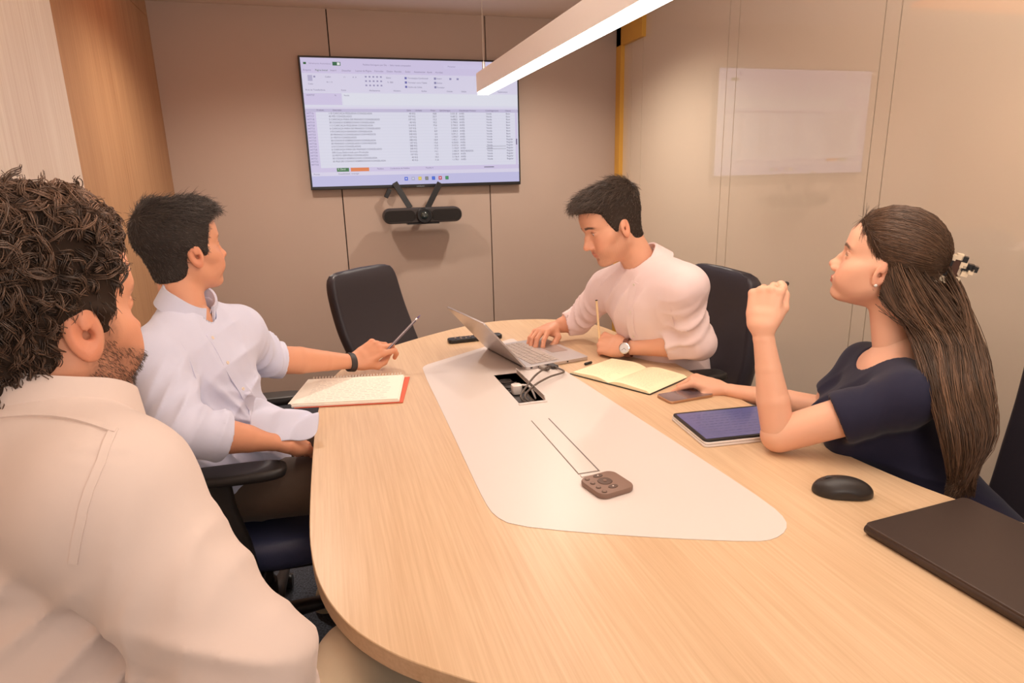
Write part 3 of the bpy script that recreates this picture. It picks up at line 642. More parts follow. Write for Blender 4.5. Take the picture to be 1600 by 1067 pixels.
# closed dark laptop at the right
b0, b1, b3 = T(1349, 817, .02), T(1506, 776, .02), T(1600, 962, .02)
ux = nrm((b1-b0)*A([1, 1, 0])); uy = nrm((b3-b0)*A([1, 1, 0])); uy = nrm(uy-ux*(uy@ux))
BW = np.linalg.norm(b1-b0)+.003; Mb = np.stack([ux, uy, A([0, 0, 1.])], 1); Ob = A([b0[0], b0[1], TT])
bl = empty('closed_laptop', tuple(Ob), 'closed dark brown laptop at the table edge beside the mouse', 'laptop')
M_bl = mat('dark_laptop', lin(74, 60, 54), .42, .3)
flip = Mb if np.linalg.det(Mb) > 0 else Mb
def orient(mb, M, O):
    lap(mb, M, O)
    if np.linalg.det(M) < 0: mb.f = [q[::-1] for q in mb.f]
    return mb
orient(MB().prism(rrect(BW-.004, .36, .012, 5, BW/2, .18), .0, .012), Mb, Ob).build('base', M_bl, bl, bevel=.003, seg=3)
orient(MB().prism(rrect(BW, .364, .012, 5, BW/2, .182), .0132, .0205), Mb, Ob).build('lid', M_bl, bl, bevel=.0025, seg=3)
orient(MB().tube([(.006, .004, .011), (.006, .355, .011)], .0085, 12), Mb, Ob).build('hinge', M_bl, bl, smooth=True)
# remote control (behind the open laptop)
r0, r1 = T(700, 532, .01), T(783, 523, .01); rd = nrm((r1-r0)*A([1, 1, 0])); rl = np.cross((0, 0, 1), rd); Mr = np.stack([rd, rl, A([0, 0, 1.])], 1); RL = np.linalg.norm(r1-r0)
rc = empty('remote_control', tuple(r0), 'long black remote control lying behind the open silver laptop', 'remote control')
Or = A([r0[0], r0[1], TT])
lap(MB().prism(rrect(RL, .046, .014, 5, RL/2, 0), 0.0005, .016), Mr, Or).build('body', M_blk, rc, bevel=.004, seg=3)
for i in range(9):
    for j in range(3):
        lap(MB().lathe([(.0045, 0), (.004, .0015), (0, .0015)], 10), Mr, Or+Mr @ A([.03+i*(RL-.06)/8, (j-1)*.013, .016])).build('remote_button', mat('grey_button', lin(150, 130, 120), .5) if (i+j) % 3 else M_blk2, rc, smooth=True)
# spiral notepad (left)
M_pap = mat('paper', lin(250, 242, 228), .8); M_cream = mat('cream_paper', lin(250, 238, 200), .8); M_ink = mat('pencil_ink', lin(150, 140, 140), .8); M_red = mat('red_cover', lin(214, 96, 66), .6)
n0, n1, n2, n3 = T(456, 631, .014), T(626, 622, .014), T(622, 577, .014), T(492, 584, .014)
nu = nrm((n1-n0)*A([1, 1, 0])); nv = A([-nu[1], nu[0], 0]); NW = np.linalg.norm(n1-n0); ND = .235; Mn = np.stack([nu, nv, A([0, 0, 1.])], 1); On = A([n0[0], n0[1], TT])
nb = empty('spiral_notepad', tuple(On), 'white spiral notepad with red backing under the wrist of the man holding a pen', 'notebook')
lap(MB().prism([(0.006, -.004), (NW+.006, -.004), (NW+.010, ND), (.012, ND)], .001, .003), Mn, On).build('red_cover', M_red, nb)
lap(MB().prism([(-.002, -.002), (NW-.004, 0), (NW-.006, ND-.004), (.004, ND-.004)], .0032, .0095), Mn, On).build('page_block', M_pap, nb, bevel=.0008, seg=1)
lap(MB().prism([(-.012, .004), (NW*.97, .001), (NW*.965, ND-.006), (-.004, ND-.006)], .0125, .0133, M=A([[1, 0, 0], [0, 1, 0], [0, -.0, 1]])), Mn, On).build('top_page', M_pap, nb)
lap(MB().prism([(-.004, .002), (NW*.975, .001), (NW*.97, ND-.005), (-.002, ND-.005)], .0098, .0122), Mn, On).build('page_block', M_pap, nb)
for i in range(13):                                                   # handwriting as broken raised strokes in columns of lines
    y = .018+i*.0152; rr = random.Random(i); x = .03; w_ = MB()
    while x < NW-.05:
        L_ = rr.uniform(.006, .022); w_.add([(x, y-.0006, .01345), (x+L_, y-.0006+rr.uniform(-.0008, .0008), .01345), (x+L_, y+.0006, .01345), (x, y+.0006, .01345)], [(0, 1, 2, 3)]); x += L_+rr.uniform(.003, .006)
    lap(w_, Mn, On).build('writing_line', M_ink, nb)
sp = MB()
wire = []
for i in range(30):
    x = .012+i*(NW-.03)/29
    sp.tube([(x+.001*math.sin(a), ND-.002+.0085*math.cos(a), .010+.0085*math.sin(a)) for a in np.linspace(-2.6, 2.9, 12)], .0011, 5)
lap(sp, Mn, On).build('spiral_wire', mat('white_wire', lin(236, 226, 214), .4), nb)
# open cream notebook on the right
q0, q1, q2, q3 = T(891, 580, .01), T(1015, 612, .01), T(1076, 582, .01), T(955, 559, .01)
bu = nrm((q1-q0)*A([1, 1, 0])); bv = A([-bu[1], bu[0], 0]); bv = bv if bv[1] > 0 else -bv; BWd = np.linalg.norm(q1-q0); BD = .205; Mk = np.stack([bu, bv, A([0, 0, 1.])], 1); Ok = A([q0[0], q0[1], TT])
ob = empty('open_notebook', tuple(Ok), 'open notebook with cream pages beside the man wearing a wristwatch', 'notebook')
orient(MB().prism(rrect(BWd+.006, BD+.006, .006, 3, BWd/2, BD/2), .0008, .0028), Mk, Ok).build('cover', M_blk, ob, bevel=.0006, seg=1)
def page_z(u): # arch of each half
    h = abs(u-.5)*2; return .0045+.0135*(1-(1-min(1, h*2.4))**2)*(1-.62*h) if h < 1 else .0045
for a_, b_ in ((0, .5), (.5, 1)):
    us = np.linspace(a_, b_, 15); rings = []
    for yy in (0, BD*.5, BD): rings.append([(u*BWd, yy, page_z(u)) for u in us]+[(u*BWd, yy, .0032) for u in us[::-1]])
    orient(MB().loft(rings), Mk, Ok).build('page_block', M_cream, ob, auto=True)
    for j in range(17):
        rr = random.Random(j+int(a_*40)); w_ = MB(); u = a_+.04
        y = .02+j*.0103
        while u < b_-.09:
            L_ = rr.uniform(.02, .06); w_.add([(u*BWd, y, page_z(u)+.0004), ((u+L_)*BWd, y, page_z(u+L_)+.0004), ((u+L_)*BWd, y+.0007, page_z(u+L_)+.0004), (u*BWd, y+.0007, page_z(u)+.0004)], [(0, 1, 2, 3)]); u += L_+.012
        orient(w_, Mk, Ok).build('writing_line', mat('pale_ink', lin(168, 156, 136), .8), ob)
# black pencil cap beside the notebook
pp = T(914, 571)
pc = tag(MB().tube([pp+A([0, 0, .005]), pp+A([.028, .012, .005])], .0045, 10).build('pen_cap', M_blk, None, smooth=True), 'tiny black pen cap between the silver laptop and the open notebook', 'pen cap')
# tablet with white case
t0, t1, t2, t3 = T(1051, 646, .017), T(1101, 689, .017), T(1195, 679, .017), T(1170, 632, .017)
tu = nrm((t2-t1)*A([1, 1, 0])); tv_ = A([-tu[1], tu[0], 0]); TD = np.linalg.norm(t1-t0); TWd = .262; Mt = np.stack([tu, tv_, A([0, 0, 1.])], 1); Ot = A([t1[0], t1[1], TT])
tbt = empty('tablet', tuple(Ot), 'tablet in a white folded case with handwriting on its screen by the woman', 'tablet')
lap(MB().prism(rrect(TWd, TD+.004, .01, 4, TWd/2, TD/2), .0005, .0065), Mt, Ot).build('case', mat('white_case', lin(236, 226, 220), .5), tbt, bevel=.0015)
lap(MB().prism(rrect(TWd, TD+.004, .01, 4, TWd/2+.001, TD/2), .0075, .0125), Mt, Ot).build('keyboard_cover', mat('white_case', lin(236, 226, 220), .5), tbt, bevel=.0015)
lap(MB().prism(rrect(TWd-.003, TD, .012, 4, TWd/2, TD/2), .0128, .0175), Mt, Ot).build('tablet_body', M_blk, tbt, bevel=.001)
lap(MB().box((TWd/2, TD/2, .0177), (TWd/2-.009, TD/2-.009, .0002)), Mt, Ot).build('screen', mat('tablet_screen', lin(60, 54, 80), .12, emis=(lin(112, 106, 150), .55)), tbt)
for j in range(9):
    rr = random.Random(j+70); w_ = MB(); x = .03
    while x < TWd-rr.uniform(.03, .09):
        L_ = rr.uniform(.006, .02); y = TD-.03-j*.0155; w_.add([(x, y, .01795), (x+L_, y+.0004, .01795), (x+L_, y+.0014, .01795), (x, y+.001, .01795)], [(0, 1, 2, 3)]); x += L_+.005
    lap(w_, Mt, Ot).build('writing_line', mat('tablet_ink', lin(60, 56, 92), .5), tbt)
# phone
s0, s1, s2 = T(1018, 613, .008), T(1048, 628, .008), T(1105, 618, .008)
su = nrm((s2-s1)*A([1, 1, 0])); sv = A([-su[1], su[0], 0]); Ms = np.stack([su, sv, A([0, 0, 1.])], 1); Os = A([s1[0], s1[1], TT])
ph = empty('phone', tuple(Os), 'smartphone with gold edge under the woman\'s fingertips', 'phone')
lap(MB().prism(rrect(.148, .072, .011, 5, .074, .036), .0005, .008), Ms, Os).build('body', mat('gold_metal', lin(190, 150, 120), .35, .7), ph, bevel=.002, seg=3)
lap(MB().prism(rrect(.143, .067, .009, 5, .074, .036), .0079, .0084), Ms, Os).build('screen', mat('phone_glass', lin(100, 86, 92), .12, coat=1), ph)
# grey pad under the right man's forearm
g0 = T(1000, 541)
# ------------------------------------------------------------------ people kit
SKIN = A(lin(222, 164, 134)); SKIN_W = A(lin(232, 180, 152)); LIP = A(lin(196, 108, 96)); STUB = A(lin(120, 84, 68)); NAIL = A(lin(238, 190, 172))
M_skin = mat('skin', tuple(SKIN), .48, vcol=True, bump=('noise', 500, .08), sss=.12, spec=.4)
M_hair = mat('hair', (.05, .03, .02), .36, vcol=True, spec=.5)
M_hcap = mat('hair_cap', (.02, .012, .008), .8, vcol=True, spec=.2)
def smoothstep(a, b, x): t = np.clip((x-a)/(b-a), 0, 1); return t*t*(3-2*t)
def frame(fwd, up=(0, 0, 1), roll=0):
    y = nrm(fwd); x = nrm(np.cross(y, up)); z = np.cross(x, y)
    if roll: c, s = math.cos(roll), math.sin(roll); x, z = c*x+s*z, -s*x+c*z
    return np.stack([x, y, z], 1)
def azel(az, el): a, e = math.radians(az), math.radians(el); return A([math.sin(a)*math.cos(e), math.cos(a)*math.cos(e), math.sin(e)])
def head_field(fem=False, res=.0018, neck=(0, -.05, -.19), nr=(.054, .060), jaw=1.0):
    lo = np.minimum(A([-.105, -.135, -.16]), A(neck)-.07); hi = np.maximum(A([.105, .135, .15]), A(neck)+.07)
    f = Field(lo, hi, res); n_ = A(neck, float)
    f.ell((0, -.014, .030), (.0745, .094, .083), 0)
    f.ell((0, .022, -.03), (.060, .060, .080), .03)
    f.ell((0, .046, .040), (.055, .038, .042), .03)                       # forehead
    for s in (-1, 1):
        f.cone((s*.052*jaw, -.002, -.058), (s*.020, .060, -.097), .017, .014, .028)
        f.ell((s*.043, .052, -.030), (.021, .020, .017), .022)              # cheek bone
        f.ell((s*.034, .060, -.055), (.022, .024, .026), .02)             # cheek
        f.cone((s*.042, .066, .021), (s*.014, .079, .018), .009, .009, .012)   # brow
        f.cone((s*.067, .0, -.004), (s*.059, .03, -.02), .006, .008, .03)
        if fem: f.ell((s*.040, .028, -.050), (.024, .032, .034), .03)
    f.ell((0, .071 if not fem else .066, -.101 if not fem else -.099), (.021 if not fem else .018, .017, .014), .018)       # chin
    f.ell((0, .069, -.066), (.030, .019, .024), .018)                         # muzzle
    for s in (-1, 1): f.ell((s*.032, .090, .001), (.0165, .015, .0115), .012, '-')
    f.chain([(0, .078, .012), (0, .090, -.012), (0, .1045, -.034)] if not fem else [(0, .077, .010), (0, .087, -.012), (0, .1010, -.032)], [.0065, .0070, .0088] if not fem else [.0055, .0058, .0068], .010)
    f.ell((0, .103 if not fem else .1, -.037 if not fem else -.0345), (.0095, .0095, .0085) if not fem else (.0085, .0080, .0075), .006); f.ell((0, .086, -.034), (.0135, .016, .013), .008)
    for s in (-1, 1):
        f.ell((s*.0125, .092, -.042), (.0075, .0095, .0070), .006); f.ell((s*.0065, .098, -.0475), (.0032, .0055, .004), .003, '-')
    f.cone((0, .0905, -.050), (0, .0895, -.058), .0028, .003, .004, '-')        # philtrum
    f.ell((0, .0850+.002*fem, -.0645), (.0225, .0080, .0046), .005); f.ell((0, .0835+.002*fem, -.0732), (.0190, .0080, .0052), .005)
    f.cone((-.023, .079, -.0685), (0, .0945, -.0686), .0011, .0013, .003, '-'); f.cone((.023, .079, -.0685), (0, .0945, -.0686), .0011, .0013, .003, '-')
    f.ell((0, .088, -.083), (.014, .007, .004), .006, '-')
    for s in (-1, 1):                                                       # eyelids with a slit
        f.ell((s*.0325, .0665, .0), (.0150, .0140, .0125), .004)
        f.ell((s*.0325, .0830, -.0015), (.0125, .0080, .0046), .001, '-')
        f.cone((s*.021, .0755, .0085), (s*.044, .070, .0085), .0012, .0012, .003, '-')
    # neck
    f.limb((0, -.026, -.045), n_, nr[0]*.96, nr[0]*.98, nr[1], nr[1]*.98, (1, 0, 0), .03)
    f.ell((0, .030, -.095), (.030, .035, .018), .02)
    # ears
    for s in (-1, 1):
        ax = nrm((s*.9, -.38, 0)); ay = nrm(np.cross((0, 0, 1), ax)); t = nrm((0, -.22, 1)); ay = nrm(np.cross(t, ax)); M = np.stack([ax, ay, t])
        c = A([s*.0775, -.010, -.018])
        f.ell(c, (.0065, .0175, .031), .004, '+', M)
        f.ell(c+ax*.0075-t*.002+ay*.001, (.0058, .0105, .0195), .003, '-', M)
        f.ell(c+ax*.004+ay*(s*.003)+t*.008, (.002, .006, .009), .002, '+', M)
        f.ell(c-t*.0245+ax*.001, (.0055, .0085, .0085), .004, '+', M)
        f.ell(c+ax*.001+A([0, .010, -.002]), (.006, .004, .007), .003, '+', M)
        f.ell(c+A([s*.0, .004, -.004]), (.010, .0045, .0055), .003, '-')
    return f
def head_colors(V, fem, skin, beard=0, brow=(.05, .03, .02)):
    c = np.tile(skin, (len(V), 1)).astype(float); x, y, z = np.abs(V[:, 0]), V[:, 1], V[:, 2]
    def mixc(m, col): nonlocal c; m = np.clip(m, 0, 1)[:, None]; c = c*(1-m)+A(col)*m
    mixc(.35*np.exp(-((x-.042)**2+(z+.035)**2)/.0006)*(y > .03), skin*A([1.02, .74, .70]))
    mixc(.4*np.exp(-((V[:, 0])**2+(z+.038)**2)/.0002)*(y > .085), skin*A([1.0, .72, .68]))
    mixc(.45*smoothstep(.071, .076, x)*smoothstep(.036, .028, np.abs(z+.018))*smoothstep(.006, -.002, y), skin*A([1.0, .68, .60]))
    m = smoothstep(1.15, .85, np.sqrt((x/.0235)**2+((z+.0687)/.0105)**2))*(y > .078); mixc(m*(.9 if fem else .6), LIP if fem else LIP*.9+SKIN*.1)
    if beard:
        reg = smoothstep(-.030, -.050, z-.55*np.maximum(0, .03-y)*0)*smoothstep(-.012, .004, y)*smoothstep(-.135, -.115, z)
        side = smoothstep(-.004, .012, y)*smoothstep(.040, .022, y)*smoothstep(.0, -.012, z)*(x > .045)
        hi_ = smoothstep(.0, -.015, z+.028+.35*(y-.02))
        nz = .75+.25*wave(V[:, 0], V[:, 1], V[:, 2], 5, 900, 2)
        mixc(beard*np.maximum(reg*hi_, side)*nz*(1-m), STUB)
    bz = .0215+.10*(x-.030)*(x < .034)-.28*np.maximum(x-.034, 0)
    mixc(smoothstep(.0052, .0025, np.abs(z-bz-.001))*smoothstep(.010, .016, x)*smoothstep(.056, .046, x)*(y > .04)*.92, brow)
    mixc(.8*smoothstep(.0165, .0135, np.sqrt((x-.0325)**2+((z-.001)*2.4)**2))*(y > .068)*smoothstep(.002, .005, np.abs(z+.0015)), skin*A([.42, .30, .26]))
    if fem: mixc(.75*smoothstep(.0022, .0008, np.abs(np.sqrt((x-.0325)**2+((z+.0015)*2.4)**2)-.0125))*(y > .066)*(z > -.002), A([.03, .02, .015]))
    return c
class Head:
    def __init__(s, ctr, fwd, scale=1.0, up=(0, 0, 1), roll=0, fem=False, neck_w=None, skin=SKIN, beard=0, brow=(.05, .03, .02), nr=(.054, .060), res=.0023, jaw=1.0):
        s.c = A(ctr, float); s.M = frame(fwd, up, roll); s.k = scale; s.fem = fem
        neck = s.inv(neck_w) if neck_w is not None else A([0, -.05, -.19])
        s.f = head_field(fem, res, neck, nr, jaw); s.neck = neck
        V, F = s.f.mesh(); V = relax(V, F, 1, .4); s.island = (s.w(V), F, head_colors(V, fem, skin, beard, brow))
    def w(s, p): return s.c+s.k*(A(p) @ s.M.T)
    def inv(s, p): return (A(p)-s.c) @ s.M/s.k
    def d(s, v): return A(v) @ s.M.T
    def eyes(s, parent, look=(0, 1, 0), iris=(.05, .03, .015)):
        L = nrm(look)
        for sx in (-1, 1):
            c = A([sx*.0325, .0660, -.0008]); mb = MB(); X = nrm(np.cross(L, (0, 0, 1))); Z = np.cross(X, L); n = 24
            rings = []; mi = []
            th = [0.02, .18, .20, .42, .46, .7, 1.1, 1.6, 2.2, 2.8, 3.1]
            for a in th: rings.append([s.w(c+.0128*(math.cos(a)*L+math.sin(a)*(math.cos(2*PI*k/n)*X+math.sin(2*PI*k/n)*Z))) for k in range(n)])
            mb.loft(rings); 
            for i in range(len(th)-1):
                for k in range(n): mb.mi[i*n+k] = 2 if i < 1 else (1 if i < 3 else 0)
            mb.mi[-2] = 2
            mb.build('eye', [mat('eye_white', lin(236, 226, 220), .15), mat('iris_%g' % iris[0], iris, .15), mat('pupil', (.004, .004, .004), .1)], parent, smooth=True)
    def cap(s, thick, ys, zl, soft=.012, lumps=0, lf=200, seed=1, xcut=None, res=None):
        """hair volume: head surface pushed out by thick(x,y,z) above the hairline zl(y)"""
        f = s.f; X, Y, Z = np.meshgrid(*f.ax, indexing='ij', sparse=True)
        g = Z-np.interp(Y, ys, zl).astype(np.float32)
        ear = lambda x, y, z: -.045*np.clip(1.15-((y+.010)/.021)**2-((z+.019)/.034)**2, 0, 1)
        xcut = ear
        g = g+xcut(X, Y, Z)
        s.g = lambda p: p[:, 2]-np.interp(p[:, 1], ys, zl)+(xcut(p[:, 0], p[:, 1], p[:, 2]) if xcut else 0)
        t = thick(X, Y, Z)*smoothstep(-.001, soft, g)-.0022*(1-smoothstep(-.002, .001, g))
        if lumps: t = t+lumps*wave(X, Y, Z, seed, lf, 2)*smoothstep(0, .01, g)
        h = Field.__new__(Field); h.lo, h.res, h.n, h.ax = f.lo, f.res, f.n, f.ax
        # smooth scalp distance (no ears): two ellipsoids
        q = Field.__new__(Field); q.lo, q.res, q.n, q.ax = f.lo, f.res, f.n, f.ax; q.S = np.full(f.n, .5, np.float32)
        q.ell((0, -.014, .030), (.0745, .094, .083), 0).ell((0, .022, -.03), (.060, .060, .080), .03).ell((0, .046, .040), (.055, .038, .042), .03)
        for sx in (-1, 1): q.cone((sx*.068, .0, .0), (sx*.060, .03, -.02), .008, .010, .02)
        q.limb((0, -.026, -.045), s.neck*.6+A([0, -.026, -.045])*.4, .052, .053, .053, .053, (1, 0, 0), .03)
        h.S = np.maximum(q.S-t, -(g+.004)*.9).astype(np.float32)
        V, F = h.mesh(); V = relax(V, F, 2); s.capV, s.capF, s.capN = V, F, vnormals(V, F)
        return s.w(V), F
def short_strands(H, n, length, lift, flow, rad, cols, seed=1, K=7, gmin=.002, inset=.003, jitter=.25, gmax=9):
    r = np.random.default_rng(seed); V, N = H.capV, H.capN
    ok = np.where((H.g(V) > gmin) & (H.g(V) < gmax) & ((N*(V-A([0, -.01, .02]))).sum(1) > 0))[0]; i = r.choice(ok, n); p = V[i]+r.normal(0, .0008, (n, 3)); nn = N[i]
    L = length(p)*r.uniform(.65, 1.25, n); fl = flow(p); fl = fl-(fl*nn).sum(1)[:, None]*nn+r.normal(0, jitter, (n, 3))*np.linalg.norm(fl, axis=1)[:, None]
    fl = fl/(np.linalg.norm(fl, axis=1)[:, None]+1e-9); lf = (lift(p) if callable(lift) else lift)*r.uniform(.5, 1.5, n)
    pts = [p-nn*inset]; d = nn*np.clip(lf, 0, 2)[:, None]+fl
    for k in range(1, K):
        t = k/(K-1); dk = nn*(lf*(1-1.6*t))[:, None]+fl; dk /= np.linalg.norm(dk, axis=1)[:, None]
        pts.append(pts[-1]+dk*(L/(K-1))[:, None])
    P_ = np.stack([H.w(q) for q in pts], 1); c = A(cols(r, n, p)); return P_, c, rad
# ---- hand: local frame X = thumb side, Y = towards the fingers, Z = back of the hand
FL = [(.043, .026, .021), (.047, .030, .023), (.044, .028, .022), (.035, .021, .019)]
FB = [(.0300, .088, .000), (.0095, .092, .003), (-.0115, .089, .002), (-.0305, .081, -.002)]
def hand_field(curls, thumb, spread=(.10, .02, -.06, -.15), res=.0016, arm=None, size=1.0, side=None):
    """curls: per finger (a,b,c) flexions in degrees; thumb: list of 3 points after the base; arm: list of (point,a,b) behind the wrist, lat = X"""
    joints = []
    for i in range(4):
        p = A(FB[i]); a = 0; pts = [p]
        for k in range(3):
            a += math.radians(curls[i][k]); sp = spread[i]
            d = A([math.sin(sp)*math.cos(a), math.cos(sp)*math.cos(a), -math.sin(a)])
            if side is not None: d = nrm(d+A([side[i], 0, 0]))
            p = p+d*FL[i][k]; pts.append(p)
        joints.append(pts)
    th = [A([.022, .022, -.008])]+[A(q) for q in thumb]
    allp = np.concatenate([np.concatenate(joints), th, [A(q[0]) for q in (arm or [((0, 0, 0),)])]]); lo, hi = allp.min(0)-.05, allp.max(0)+.05
    f = Field(np.minimum(lo, -.05), np.maximum(hi, .05), res)
    for i in range(4):
        r0 = (.0098, .0100, .0095, .0085)[i]; q = joints[i]
        f.cone((FB[i][0]*.55, .012, 0), FB[i], .0150, .0112, .012, lat=(0, 0, 1), flat=.95)
    f.limb((0, .004, 0), (0, .030, 0), .027, .017, .033, .0165, (1, 0, 0), .012)
    f.ell((.024, .040, -.010), (.015, .030, .014), .012); f.ell((-.026, .045, -.008), (.012, .032, .013), .012)
    g = []
    for i in range(4):
        r0 = (.0092, .0094, .0090, .0080)[i]; q = joints[i]
        h = Field.__new__(Field); h.lo, h.res, h.n, h.ax = f.lo, f.res, f.n, f.ax; h.S = np.full(f.n, .5, np.float32)
        h.chain(q, [r0*1.12, r0*.97, r0*.90, r0*.78], .0005)
        for k in (1, 2): h.ell(q[k], (r0*(1.03-.08*k+.03),)*3, .003)
        g.append(h)
    fing = g[0].S
    for h in g[1:]: # fingers stay separate from one another
        fing = np.minimum(fing, h.S)
    kk = .006; hh = np.clip(.5+.5*(f.S-fing)/kk, 0, 1); f.S = f.S*(1-hh)+fing*hh-kk*hh*(1-hh)
    f.chain(th[:2], [.0165, .0130], .012); f.chain(th[1:], [.0125, .0110, .0085][:len(th)-1] if len(th) == 3 else [.0125, .0115, .0105, .0085][:len(th)-1], .004)
    if arm:
        for i in range(len(arm)-1): f.limb(arm[i][0], arm[i+1][0], arm[i][1], arm[i][2], arm[i+1][1], arm[i+1][2], arm[i][3] if len(arm[i]) > 3 else (1, 0, 0), .014 if i == 0 else .003)
    s_ = f
    nails = []
    for q, r in [(j, (.0092, .0094, .0090, .0080)[i]*.8) for i, j in enumerate(joints)]:
        d = nrm(q[3]-q[2]); ac = nrm(np.cross(d, (1, 0, 0))); ac = ac if ac @ A([0, 0, 1]) > 0 or d[2] < -.5 else -ac
        nails.append((q[3]+d*r*.1+np.cross((1, 0, 0), d)*r*.8, r*.95, d))
    return f, joints, th, nails
class Hand:
    def __init__(s, wrist, fdir, back, left, curls, thumb, elbow=None, size=1.0, skin=SKIN, fore=(.030, .022, .046, .042), spread=(.10, .02, -.06, -.15), side=None, res=.0023):
        """left: True if the thumb side X = back x fdir must be flipped"""
        y = nrm(fdir); z = nrm(A(back)-(A(back) @ y)*y); x = np.cross(y, z)
        if left: x = -x
        s.M = np.stack([x, y, z], 1); s.c = A(wrist, float); s.k = size; s.left = left
        arm = None
        if elbow is not None:
            e = s.inv(elbow); w0 = A([0, .004, 0]); dd = e-w0; latv = A([1., 0, 0])
            arm = [((0, .006, 0), .028, .0175), (w0+dd*.12, .0275, .0205), (w0+dd*.38, .033, .029), (w0+dd*.68, .043, .039), (e, .042, .041)]
            arm = [(q[0], q[1]*fore[0]/.030, q[2]*fore[1]/.022) for q in arm]
        f, s.joints, s.th, nails = hand_field(curls, thumb, spread, res, arm, size, side)
        s.f = f; V, F = f.mesh(); V = relax(V, F, 1, .4)
        col = np.tile(skin, (len(V), 1)).astype(float)
        for i, j in enumerate(s.joints):
            for k in (0, 1, 2):
                d2 = ((V-j[k])**2).sum(1); m = .35*np.exp(-d2/.00012)[:, None]; col = col*(1-m)+skin*A([1, .70, .62])*m
            d2 = ((V-j[3])**2).sum(1); m = .4*np.exp(-d2/.0002)[:, None]; col = col*(1-m)+skin*A([1.02, .72, .66])*m
        for c, r, d in nails:
            m = (((V-c)**2).sum(1) < (r*.95)**2)[:, None]*.75; col = col*(1-m)+NAIL*m
        if s.left: F = F[:, ::-1]
        s.island = (s.w(V), F, col)
    def w(s, p): return s.c+s.k*(A(p) @ s.M.T)
    def inv(s, p): return (A(p)-s.c) @ s.M/s.k
def arm_island(pts, rs, skin, res=.003):
    pts = [A(p, float) for p in pts]; f = Field(np.min(pts, 0)-.09, np.max(pts, 0)+.09, res); f.chain(pts, rs, .015); V, F = f.mesh(); V = relax(V, F, 2); return V, F, skin
def folds_along(f, a, b, r0, r1, n, seed, amp=.006, width=.007, span=(0, 1), skew=.5, k=.012, arc=2.2, mode='+', toward=None):
    """raised cloth folds wrapped round a limb from a to b"""
    r = random.Random(seed); a, b = A(a, float), A(b, float); d = nrm(b-a); u = nrm(np.cross(d, (.31, .2, .93))); v = np.cross(d, u)
    if toward is not None: u = nrm(A(toward)-(A(toward) @ d)*d); v = np.cross(d, u)
    for i in range(n):
        t0 = span[0]+(span[1]-span[0])*(i+r.uniform(.2, .8))/n; ph = (r.uniform(-.9, .9) if toward is not None else r.uniform(0, 6.28)); sk = r.uniform(-skew, skew); L = r.uniform(.6, 1)*arc; pts = []; rr = []
        am = amp*r.uniform(.6, 1.3)
        for j in range(9):
            s_ = j/8-.5; an = ph+s_*L; t = t0+sk*s_*.35+.02*math.sin(7*s_+i); R = (r0+(r1-r0)*t)-width+am*(1-(2*s_)**2)
            pts.append(a+(b-a)*t+R*(math.cos(an)*u+math.sin(an)*v)); rr.append(width*(1-.6*abs(2*s_)**2))
        f.chain(pts, rr, k, mode)
def cuff(f, a, b, r_in, r_out, hem=.03, lat=None):
    """roll at the end b of a sleeve coming from a, hollowed for the arm"""
    d = nrm(A(b)-A(a)); b = A(b)
    f.cone(b-d*hem, b, r_out, r_out*1.02, .006)
    n_ = d; f.clip_fn_local = None
def hem_cut(f, b, d, r_out, r_in, k=.002, depth=.03):
    """flat end of a sleeve at b (direction d) and a hollow inside"""
    b = A(b, float); d = nrm(d)
    # plane cut, local to the sleeve end
    q = f.sub(b-r_out*1.9, b+r_out*1.9)
    if q is None: return
    sl, g = q; X, Y, Z = g; t = (X-b[0])*d[0]+(Y-b[1])*d[1]+(Z-b[2])*d[2]
    rad = np.sqrt(np.maximum((X-b[0])**2+(Y-b[1])**2+(Z-b[2])**2-t*t, 0)); near = (t < r_out*1.4)
    f.S[sl] = np.where(near, np.maximum(f.S[sl], t), f.S[sl])
    f.cone(b-d*depth, b+d*.03, r_in, r_in*1.03, k, '-')
def finish(name, f, m, parent, relax_it=2, col=None):
    V, F = f.mesh(); V = relax(V, F, relax_it, .5); o = np_mesh(name, V, F, m, parent, None if col is None else col(V)); return o, V, F
def cloth_mat(name, c, bump=.25, scale=26, rough=.8, weave=True):
    m = mat(name, c, rough, bump=('noise', scale, bump, (1, 1, .45)), sheen=.15); return m
def band(pts, r, wdt, thick, n=32): pass
def strip(path, normals, w, th, name, m, parent, widthdir=None):
    """flat ribbon with thickness along a path; normals outward"""
    rings = []; path = [A(p, float) for p in path]
    for i, p in enumerate(path):
        t = nrm(path[min(i+1, len(path)-1)]-path[max(i-1, 0)]); n_ = nrm(normals[i]); s_ = nrm(np.cross(t, n_)); ww = w[i] if hasattr(w, '__len__') else w
        rings.append([p+s_*ww/2, p+s_*ww/2+n_*th, p-s_*ww/2+n_*th, p-s_*ww/2])
    return MB().loft(rings).build(name, m, parent, smooth=True, auto=True)
def px_of(V):
    q = A(V, float)-CO; d = q @ CF; return 800+FPX*(q @ CR)/d, 533.5-FPX*(q @ CU)/d, d
class Seen:
    """finds the surface point lying under a traced picture position, on the side facing the viewer"""
    def __init__(s, V, F): s.V, s.N = V, vnormals(V, F); s.x, s.y, s.d = px_of(V)
    def at(s, x, y, r=7):
        m = np.hypot(s.x-x, s.y-y); i = np.where(m < r)[0]
        if len(i) == 0: i = A([int(m.argmin())])
        j = i[int(s.d[i].argmin())]; near = i[s.d[i] < s.d[j]+.02]; w_ = 1/(m[near]+.5); w_ /= w_.sum()
        return (s.V[near]*w_[:, None]).sum(0), nrm((s.N[near]*w_[:, None]).sum(0))
